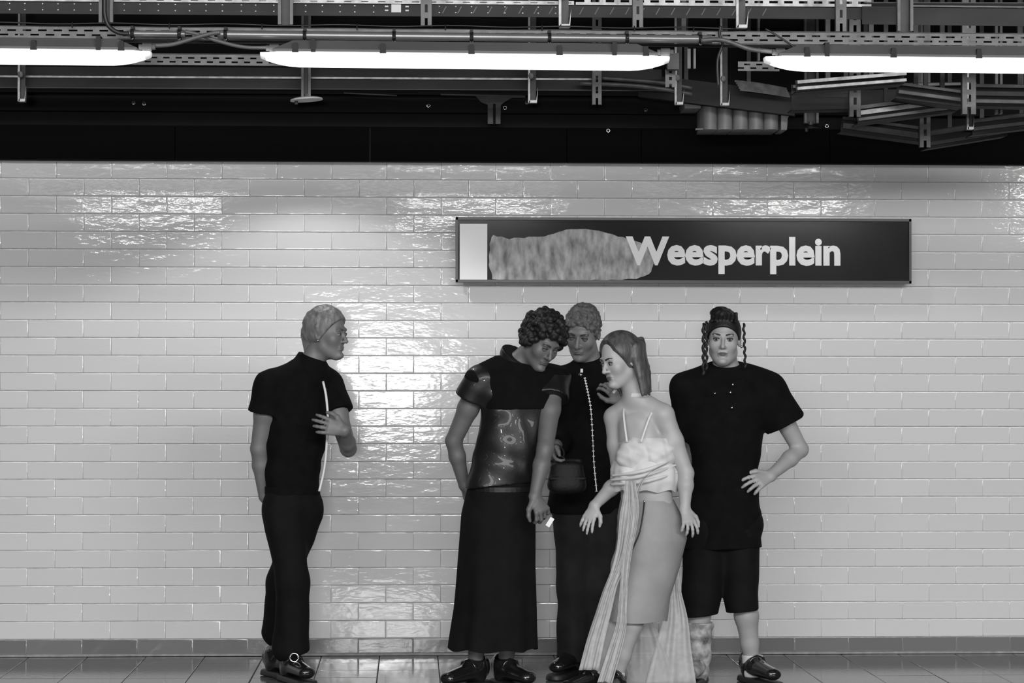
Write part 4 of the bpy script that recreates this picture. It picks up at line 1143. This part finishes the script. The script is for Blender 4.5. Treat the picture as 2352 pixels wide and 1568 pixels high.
hand(F, jC['wrR'], P(1268, 1062, yC_ - 0.30), (0.9, 0.2, 0.2), 1, 0.8)
hand(F, jC['wrL'], P(1398, 880, yC_ - 0.22), (-0.5, 0.9, -0.3), 1, 0.65)
mk(rC, 'body', F, MP['skin_a']); hC.details(rC, MP['lip'], MP['brow'], closed=True)
F = Field(lo, hi, HC); torso(F, jC, 0.026, 1.04)
F.cone(jC['neck'] - [0, 0, 0.04], jC['neck'] + [0, 0.0, 0.04], 0.095, 0.080, 0.02)
F.slab(jC['waist'] + [0, 0, 0.1], jC['pelvis'] + [0, 0, 0.02], 0.155, 0.165, 0.115, 0.120, jC['shL'] - jC['shR'], 0.04)
for q in 'RL':
    F.chain([jC['sh' + q], jC['el' + q]], [0.080, 0.064], 0.03); F.cone(jC['el' + q], lerp(jC['el' + q], jC['wr' + q], 0.86), 0.062, 0.052, 0.02, flat=True)
F.folds(0.005, [((0.3, 0, 1), 0.13), ((1, 0.2, 0.3), 0.10), ((-0.6, 0.3, 0.8), 0.17)], 12)
F.cut((0, 0, P(1345, 1178, yC_).z), (0, 0, -1)); F.cut(jC['neck'] + [0, 0, 0.055], nrm([-0.2, -0.35, 1]))
mk(rC, 'jacket', F, MP['blackcloth'])
zp = [P(a, b, yC_ + c) for a, b, c in ((1343, 868, -0.135), (1350, 900, -0.135), (1357, 940, -0.135), (1361, 1000, -0.135), (1364, 1060, -0.135), (1370, 1128, -0.145))]
zz = spline(zp, 10); z = MB()
z.tube(zz, 0.0035, 6); 
for i in range(0, len(zz), 2): z.box(zz[i] + Vector((0, -0.003, 0)), (0.011, 0.005, 0.0045))
z.obj('zip', M['chrome'], rC)
MB().box(P(1336, 851, yC_ - 0.135), (0.012, 0.006, 0.018)).sphere(P(1334, 860, yC_ - 0.137), 0.010, 10, sc=(1, 0.5, 1)).obj('zip_pull', M['chrome'], rC)
F = Field(*bounds([jC[k] for k in ('pelvis', 'hipR', 'hipL', 'knR', 'knL', 'anR', 'anL', 'waist')], 0.16), HC)
F.slab(jC['waist'] - [0, 0, 0.05], jC['pelvis'], 0.130, 0.160, 0.098, 0.115, jC['shL'] - jC['shR'], 0.03)
for q in 'RL': F.chain([jC['hip' + q], jC['kn' + q], jC['an' + q] + [0, 0, -0.01]], [0.105, 0.085, 0.078], 0.04)
F.folds(0.006, [((1, 0, 0.1), 0.10), ((0.9, 0.5, 0.3), 0.14), ((0.3, 0, 1), 0.2)], 14)
F.cut(jC['anR'] + [0, 0, -0.025], (0, 0, -1)); mk(rC, 'trousers', F, MP['greycloth'])
for (ax, ang) in ((jC['anR'], -2.0), (jC['anL'], -1.2)): boots(rC, [(ax, ang, 0.28)], MP['shine'])
F = Field(hC.c - 0.17, hC.c + 0.17, 0.005); hair_cap(F, hC, 0.004, (0.084, 0.066), (0.74, -0.68)); curly(F, hC, 0.0075, 700, 8, 0.007, -0.010); mk(rC, 'hair', F, MP['hair_grey'])
o = MB().beam(P(1408, 902, yC_ - 0.275), P(1421, 887, yC_ - 0.275), 0.010, 0.012).obj('lighter', M['chrome']); tag(o, 'small bright metal lighter held up in front of the tall person', 'lighter')
# round handbag hanging from that person's hand
bc = P(1302, 1096, yC_ - 0.32)
hb = empty('handbag', (bc.x, bc.y, bc.z), 'rounded black handbag with a ring handle hanging from the tall person\'s hand', 'bag')
F = Field(np.array(bc) - [0.15, 0.10, 0.15], np.array(bc) + [0.15, 0.10, 0.15], 0.005)
F.slab(np.array(bc) + [0, 0, 0.040], np.array(bc) - [0, 0, 0.030], 0.078, 0.092, 0.036, 0.048, (1, 0, 0), 0.004, 3.0); F.cone(np.array(bc) + [-0.080, -0.034, -0.004], np.array(bc) + [0.080, -0.034, -0.004], 0.010, 0.010, 0.003); F.cone(np.array(bc) + [-0.06, 0, 0.078], np.array(bc) + [0.06, 0, 0.078], 0.012, 0.012, 0.006)
mk(hb, 'body', F, MP['bag'])
rc = P(1276, 1040, yC_ - 0.29)
MB().tube([rc + Vector((0.040 * math.cos(a), 0.0, 0.040 * math.sin(a) - 0.004)) for a in np.linspace(0, 6.283, 25)], 0.0055, 8, caps=False).obj('ring_handle', MP['bag'], hb, sm=True)
MB().tube(spline([rc + Vector((0.02, 0, -0.036)), bc + Vector((-0.03, 0, 0.10)), bc + Vector((0, 0, 0.08))], 6), 0.006, 8).obj('strap', MP['bag'], hb, sm=True)

# ------------------------------------------------------------------ woman in front in light top and skirt
yD = -1.58
rD = person(yD, 1400, 'woman in light draped top and pale grey skirt, sheer white scarf hanging down')
jD = JJ(yD, dict(neck=(1462, 915, 0.0), shR=(1412, 958, 0.06), shL=(1524, 952, -0.05), waist=(1484, 1128, 0), pelvis=(1490, 1205, 0),
    elR=(1424, 1100, 0.05), wrR=(1366, 1160, -0.08), elL=(1576, 1086, -0.06), wrL=(1573, 1168, -0.09),
    hipR=(1460, 1230, 0.02), knR=(1420, 1370, -0.03), anR=(1364, 1558, 0.0), hipL=(1515, 1230, -0.02), knL=(1468, 1370, -0.06), anL=(1413, 1561, -0.04)))
jD['hipw'] = 0.158
hD = Head(P(1425, 826, yD - 0.03), (-0.80, -0.50, -0.25), -0.12, 0.98)
lo, hi = bounds([v for k, v in jD.items() if k != 'hipw'] + [hD.c], 0.15)
F = Field(lo, hi, HV); body(F, jD, hD, 0.93, arm=0.90)
for dx in ((1452, 1042), (1516, 1036)): F.ell(np.array(P(dx[0], dx[1], yD - 0.070)), np.eye(3), (0.058, 0.044, 0.055), 0.04)
hand(F, jD['wrR'], P(1336, 1228, yD - 0.12), (0.5, 0.8, -0.2), 1, 0.15, spread=0.12, size=0.84)
hand(F, jD['wrL'], P(1590, 1222, yD - 0.14), (-0.3, 0.8, -0.1), 1, 0.35, spread=0.22, size=0.86)
mk(rD, 'body', F, MP['skin_d']); hD.details(rD, MP['lip'], MP['brow'])
# bra cups, straps and the draped band
F = Field(*bounds([P(1410, 1010, yD - 0.1), P(1560, 1080, yD - 0.1)], 0.14), 0.005)
for dx in ((1450, 1040), (1514, 1034)): F.ell(np.array(P(dx[0], dx[1] + 6, yD - 0.068)), np.eye(3), (0.068, 0.064, 0.068), 0.025)
F.slab(np.array(P(1482, 1034, yD)), np.array(P(1485, 1092, yD)), 0.140, 0.128, 0.106, 0.100, jD['shL'] - jD['shR'], 0.03)
F.folds(0.005, [((0.6, 0, 1), 0.045), ((-0.5, 0, 1), 0.055), ((1, 0, 0.3), 0.05)], 3); F.cut(P(1480, 1008, yD), nrm([0.05, 0.12, 1]))
mk(rD, 'top', F, MP['light_cloth'])
for a in ([(1506, 930, 0.0), (1502, 938, -0.05), (1492, 958, -0.088), (1482, 985, -0.102), (1472, 1015, -0.122)], [(1434, 932, 0.03), (1432, 945, -0.035), (1434, 970, -0.078), (1440, 1015, -0.112)]):
    MB().tube(spline([P(x, y_, yD + d) for x, y_, d in a], 6), 0.0055, 8).obj('strap', MP['piping'], rD, sm=True)
me = rings_mesh('draped_band', [lvl(1482, 1058, yD, 0.142, 0.120, 0.3), lvl(1484, 1080, yD - 0.005, 0.156, 0.132, 0.9), lvl(1484, 1105, yD - 0.005, 0.158, 0.130, 1.0), lvl(1484, 1126, yD, 0.150, 0.118, 1.0)], MP['light_cloth'], folds=8, famp=0.035, seed=11, n=80)
link('draped_band', me, rD)
for i, (a, b) in enumerate((((1402, 1102), (1560, 1064)), ((1402, 1112), (1560, 1082)), ((1404, 1092), (1556, 1052)))):
    pts_ = [P(a[0] + (b[0] - a[0]) * t, a[1] + (b[1] - a[1]) * t + 8 * math.sin(t * 3.1), yD - 0.145 * math.sin(0.25 + t * 2.6) - 0.012) for t in np.linspace(0, 1, 9)]
    MB().tube(spline(pts_, 4), [0.004 + 0.005 * math.sin(math.pi * k / 32) for k in range(33)], 6).obj('fold', MP['light_cloth'], rD, sm=True)
me = rings_mesh('skirt', [lvl(1487, 1148, yD, 0.122, 0.105, 0.0), lvl(1492, 1185, yD, 0.148, 0.125, 0.0), lvl(1497, 1235, yD, 0.160, 0.136, 0.05), lvl(1486, 1300, yD, 0.152, 0.135, 0.15), lvl(1465, 1370, yD - 0.02, 0.146, 0.125, 0.4), lvl(1456, 1424, yD - 0.02, 0.150, 0.125, 0.6)], MP['skirt'], folds=4, famp=0.03, seed=21, n=80)
link('skirt', me, rD)
MB().tube(spline([P(1480, 1152, yD - 0.125), P(1476, 1185, yD - 0.150), P(1468, 1225, yD - 0.165), P(1452, 1262, yD - 0.160)], 6), 0.0035, 6).obj('drawstring', M['cable_bk'], rD, sm=True)
MB().sphere(P(1480, 1151, yD - 0.13), 0.006, 8).obj('eyelet', M['chrome'], rD, sm=True)
# scarf
def R3(pp, dy): return [P(a, b, yD + dy + (c[0] if c else 0)) for a, b, *c in pp]
ribbon(R3([(1448, 1104), (1446, 1150), (1440, 1200), (1432, 1260), (1418, 1310), (1402, 1350), (1385, 1410), (1368, 1470), (1352, 1538)], -0.185), [0.05, 0.075, 0.06, 0.055, 0.075, 0.09], (1, 0.1, 0), MP['sheer'], 'scarf', rD, 0.006, 5)
ribbon(R3([(1452, 1104), (1456, 1160), (1450, 1215), (1440, 1270), (1434, 1330), (1430, 1390), (1426, 1440), (1410, 1500), (1388, 1572)], -0.20), [0.03, 0.05, 0.045, 0.035, 0.04, 0.06, 0.07], (1, 0.1, 0), MP['sheer'], 'scarf', rD, 0.006, 8)
ribbon(R3([(1535, 1062), (1500, 1080), (1478, 1100), (1464, 1130), (1452, 1180), (1440, 1230)], -0.19), [0.02, 0.03, 0.035, 0.03, 0.02], (0.8, 0.1, 0.6), MP['sheer'], 'scarf', rD, 0.006, 9)
ribbon(R3([(1552, 1290), (1548, 1350), (1550, 1420), (1545, 1490), (1540, 1572)], 0.10), [0.03, 0.06, 0.12, 0.17, 0.24], (1, 0.1, 0), MP['sheer'], 'sheer_panel', rD, 0.008, 12)
ribbon(R3([(1470, 1400), (1478, 1440), (1484, 1500), (1488, 1572)], 0.09), [0.05, 0.11, 0.19, 0.25], (1, 0.0, 0), MP['sheer_thin'], 'sheer_panel', rD, 0.006, 14)
ribbon(R3([(1562, 1290), (1560, 1350), (1556, 1400)], 0.11), [0.006, 0.02, 0.03], (1, 0.1, 0), MP['sheer'], 'sheer_panel', rD, 0.004, 15)
# choker, socks, shoes, hair
band(rD, 'choker', jD['neck'] + [0.004, -0.004, 0.016], 0.062, 0.060, (1, 0, 0), 0.016, MP['light_cloth'])
for q in 'RL':
    a = jD['an' + q]; F = Field(a - 0.13, a + [0.13, 0.13, 0.09], 0.004)
    F.cone(a - [0, 0, 0.04], a + [0, 0, 0.035], 0.042, 0.046, 0.01, flat=True); mk(rD, 'sock', F, MP['sock'])
for (ax, ang) in ((jD['anR'], -2.3), (jD['anL'], -2.0)): boots(rD, [(ax, ang, 0.25)], MP['shine'], h=0.055, sole=0.02)
F = Field(hD.c - 0.20, hD.c + [0.22, 0.2, 0.16], 0.005); hair_cap(F, hD, 0.016, (0.070, 0.075), (0.85, -0.45))
for i in range(46):
    a = -0.2 + 3.4 * i / 45 + rng.normal(0, 0.05)   # around the back of the head
    s_ = hD.p(math.cos(a) * 0.082, -0.025 - math.sin(a) * 0.085, 0.0 + rng.normal(0, 0.01))
    e_ = s_ + np.array([0.030 + 0.02 * rng.random(), -0.005, -0.12 - 0.05 * rng.random()]) + hD.f * 0.01
    F.chain([s_ + [0, 0, 0.05], s_, lerp(s_, e_, 0.5) + hD.f * -0.006, e_], [0.014, 0.016, 0.014, 0.006], 0.008)
F.cut(hD.p(0, 0.060, 0), hD.f)
mk(rD, 'hair', F, MP['hair_mid'])
# ------------------------------------------------------------------ man in black T-shirt and long shorts, hand on hip
yE = -1.20
rE = person(yE, 1660, 'person in loose black T-shirt and black shorts, facing the camera, hand on hip')
jE = JJ(yE, dict(neck=(1668, 852, 0.02), shR=(1580, 896, 0.0), shL=(1762, 892, 0.0), waist=(1664, 1100, 0), pelvis=(1660, 1170, 0),
    elR=(1590, 1050, 0.12), wrR=(1630, 1130, 0.24), elL=(1838, 1032, 0.05), wrL=(1770, 1092, -0.09),
    hipR=(1622, 1200, 0), knR=(1606, 1360, -0.02), anR=(1600, 1530, 0.0), hipL=(1696, 1200, 0), knL=(1708, 1360, -0.02), anL=(1728, 1528, 0.02)))
jE['hipw'] = 0.150
hE = Head(P(1662, 778, yE - 0.02), (-0.16, -1.0, -0.06), 0.03, 1.02)
lo, hi = bounds([v for k, v in jE.items() if k != 'hipw'] + [hE.c], 0.17)
F = Field(lo, hi, HV); body(F, jE, hE, 1.02)
hand(F, jE['wrR'], P(1660, 1165, yE + 0.28), (0, -1, 0), 1, 0.4)
hand(F, jE['wrL'], P(1722, 1112, yE - 0.155), (-0.1, 0.8, -0.5), -1, 0.30)
mk(rE, 'body', F, MP['skin_e']); hE.details(rE, MP['lip_d'], MP['brow'])
F = Field(lo, hi, HC); torso(F, jE, 0.026, 1.04)
F.slab(lerp(jE['shR'], jE['shL'], 0.5) - [0, 0, 0.08], jE['waist'] + [-0.005, 0, 0.0], 0.172, 0.128, 0.120, 0.118, (1, 0, 0), 0.04)
F.slab(jE['waist'], np.array(P(1657, 1262, yE)), 0.122, 0.196, 0.115, 0.140, (1, 0, 0), 0.05)
for q, t in (('R', 0.62), ('L', 0.56)): F.cone(jE['sh' + q], lerp(jE['sh' + q], jE['el' + q], t), 0.078, 0.098, 0.045, flat=True)
F.folds(0.006, [((0.25, 0, 1), 0.20), ((1, 0.2, 0.3), 0.12), ((-0.7, 0.3, 0.7), 0.19)], 22)
F.cut((0, 0, P(1657, 1272, yE).z), nrm([0.02, 0, -1])); F.cut(jE['neck'] + [0, 0, 0.040], nrm([0.0, -0.35, 1]))
mk(rE, 'shirt', F, MP['blackcloth'])
F = Field(*bounds([jE[k] for k in ('pelvis', 'hipR', 'hipL', 'knR', 'knL')], 0.17), HC)
F.slab(jE['waist'] - [0, 0, 0.05], jE['pelvis'] - [0, 0, 0.06], 0.130, 0.180, 0.105, 0.125, (1, 0, 0), 0.03)
F.slab(jE['hipR'], jE['knR'] - [0, 0, 0.11], 0.105, 0.088, 0.115, 0.10, (1, 0, 0), 0.04); F.slab(jE['hipL'], jE['knL'] + [-0.008, 0, -0.10], 0.105, 0.075, 0.115, 0.09, (1, 0, 0), 0.04)
F.folds(0.005, [((1, 0, 0.1), 0.10), ((0.9, 0.5, 0.3), 0.14), ((0.3, 0, 1), 0.2)], 24)
F.cut(P(1600, 1412, yE), nrm([0.10, 0, -1])); mk(rE, 'shorts', F, MP['blackwool'])
for px, py in ((1642, 903), (1683, 883), (1678, 901), (1681, 936)):
    MB().sphere(P(px, py, yE - 0.152), 0.0065, 8).obj('stud', M['chrome'], rE, sm=True)
# patterned tall boots
for q, lo_, hi_, mm in (('R', 0, 0.285, 'boot_pat'),):
    a, kn = jE['an' + q], jE['kn' + q]; F = Field(a - [0.14, 0.14, 0.12], a + [0.14, 0.14, 0.34], 0.005)
    F.chain([a - [0, 0, 0.02], lerp(a, kn, 0.3), lerp(a, kn, 0.62)], [0.060, 0.066, 0.070], 0.02)
    F.folds(0.007, [((0.2, 0, 1), 0.07), ((1, 0, 0.8), 0.09)], 31); F.cut(lerp(a, kn, 0.60), (0, 0, 1))
    mk(rE, 'boot_shaft', F, MP[mm])['label'] = 'pale patterned boot shaft'
a, kn = jE['anL'], jE['knL']
F = Field(a - [0.12, 0.12, 0.1], a + [0.12, 0.12, 0.16], 0.005)
F.cone(a - [0, 0, 0.03], a + [0, 0, 0.05], 0.044, 0.050, 0, flat=True); mk(rE, 'sock', F, MP['sock'])
boots(rE, [(jE['anR'], -1.9, 0.28)], MP['boot_pat'], h=0.06); boots(rE, [(jE['anL'], -1.25, 0.28)], MP['shine'], h=0.03)
# hair: braids pinned up on the crown, a band, strands beside the face, earrings
F = Field(hE.c - 0.17, hE.c + 0.20, 0.0045); hair_cap(F, hE, 0.008, (0.086, 0.062), (0.66, -0.75))
for i in range(7):
    a = -0.6 + 0.2 * i
    F.chain([hE.p(a * 0.09, -0.012 + 0.100 * math.cos(t), 0.030 + 0.097 * math.sin(t) * (1 - 0.25 * a * a)) for t in (0.65, 1.0, 1.4, 1.8, 2.3, 2.8)], [0.008] * 6, 0.003)
for i in range(60):
    v = nrm(rng.normal(0, 1, 3)); v[2] = abs(v[2])
    F.ell(hE.p(0.014 + v[0] * 0.042, -0.012 + v[1] * 0.05, 0.112 + v[2] * 0.026), hE.ax, [0.0125] * 3, 0.005)
mk(rE, 'hair', F, MP['hair_dark'])
def braid(a, b, root, r=0.0065):
    A, B = Vector(a), Vector(b); n = 40; q = MB()
    q.tube([A.lerp(B, i / n) + Vector((0.003 * math.sin(i * 0.9), 0.003 * math.cos(i * 0.9), 0)) for i in range(n + 1)], [r * (0.8 + 0.25 * abs(math.sin(i * 0.8))) for i in range(n + 1)], 8)
    q.obj('braid', MP['hair_dark'], root, sm=True)
braid(P(1616, 742, yE - 0.075), P(1616, 862, yE - 0.12), rE, 0.008); braid(P(1622, 738, yE - 0.085), P(1623, 850, yE - 0.13), rE)
braid(P(1708, 742, yE - 0.06), P(1712, 845, yE - 0.09), rE, 0.006)
for sg in (-1, 1): MB().sphere(Vector(hE.p(0.084 * sg, 0.004, -0.034)), 0.007, 10).obj('earring', M['chrome'], rE, sm=True)
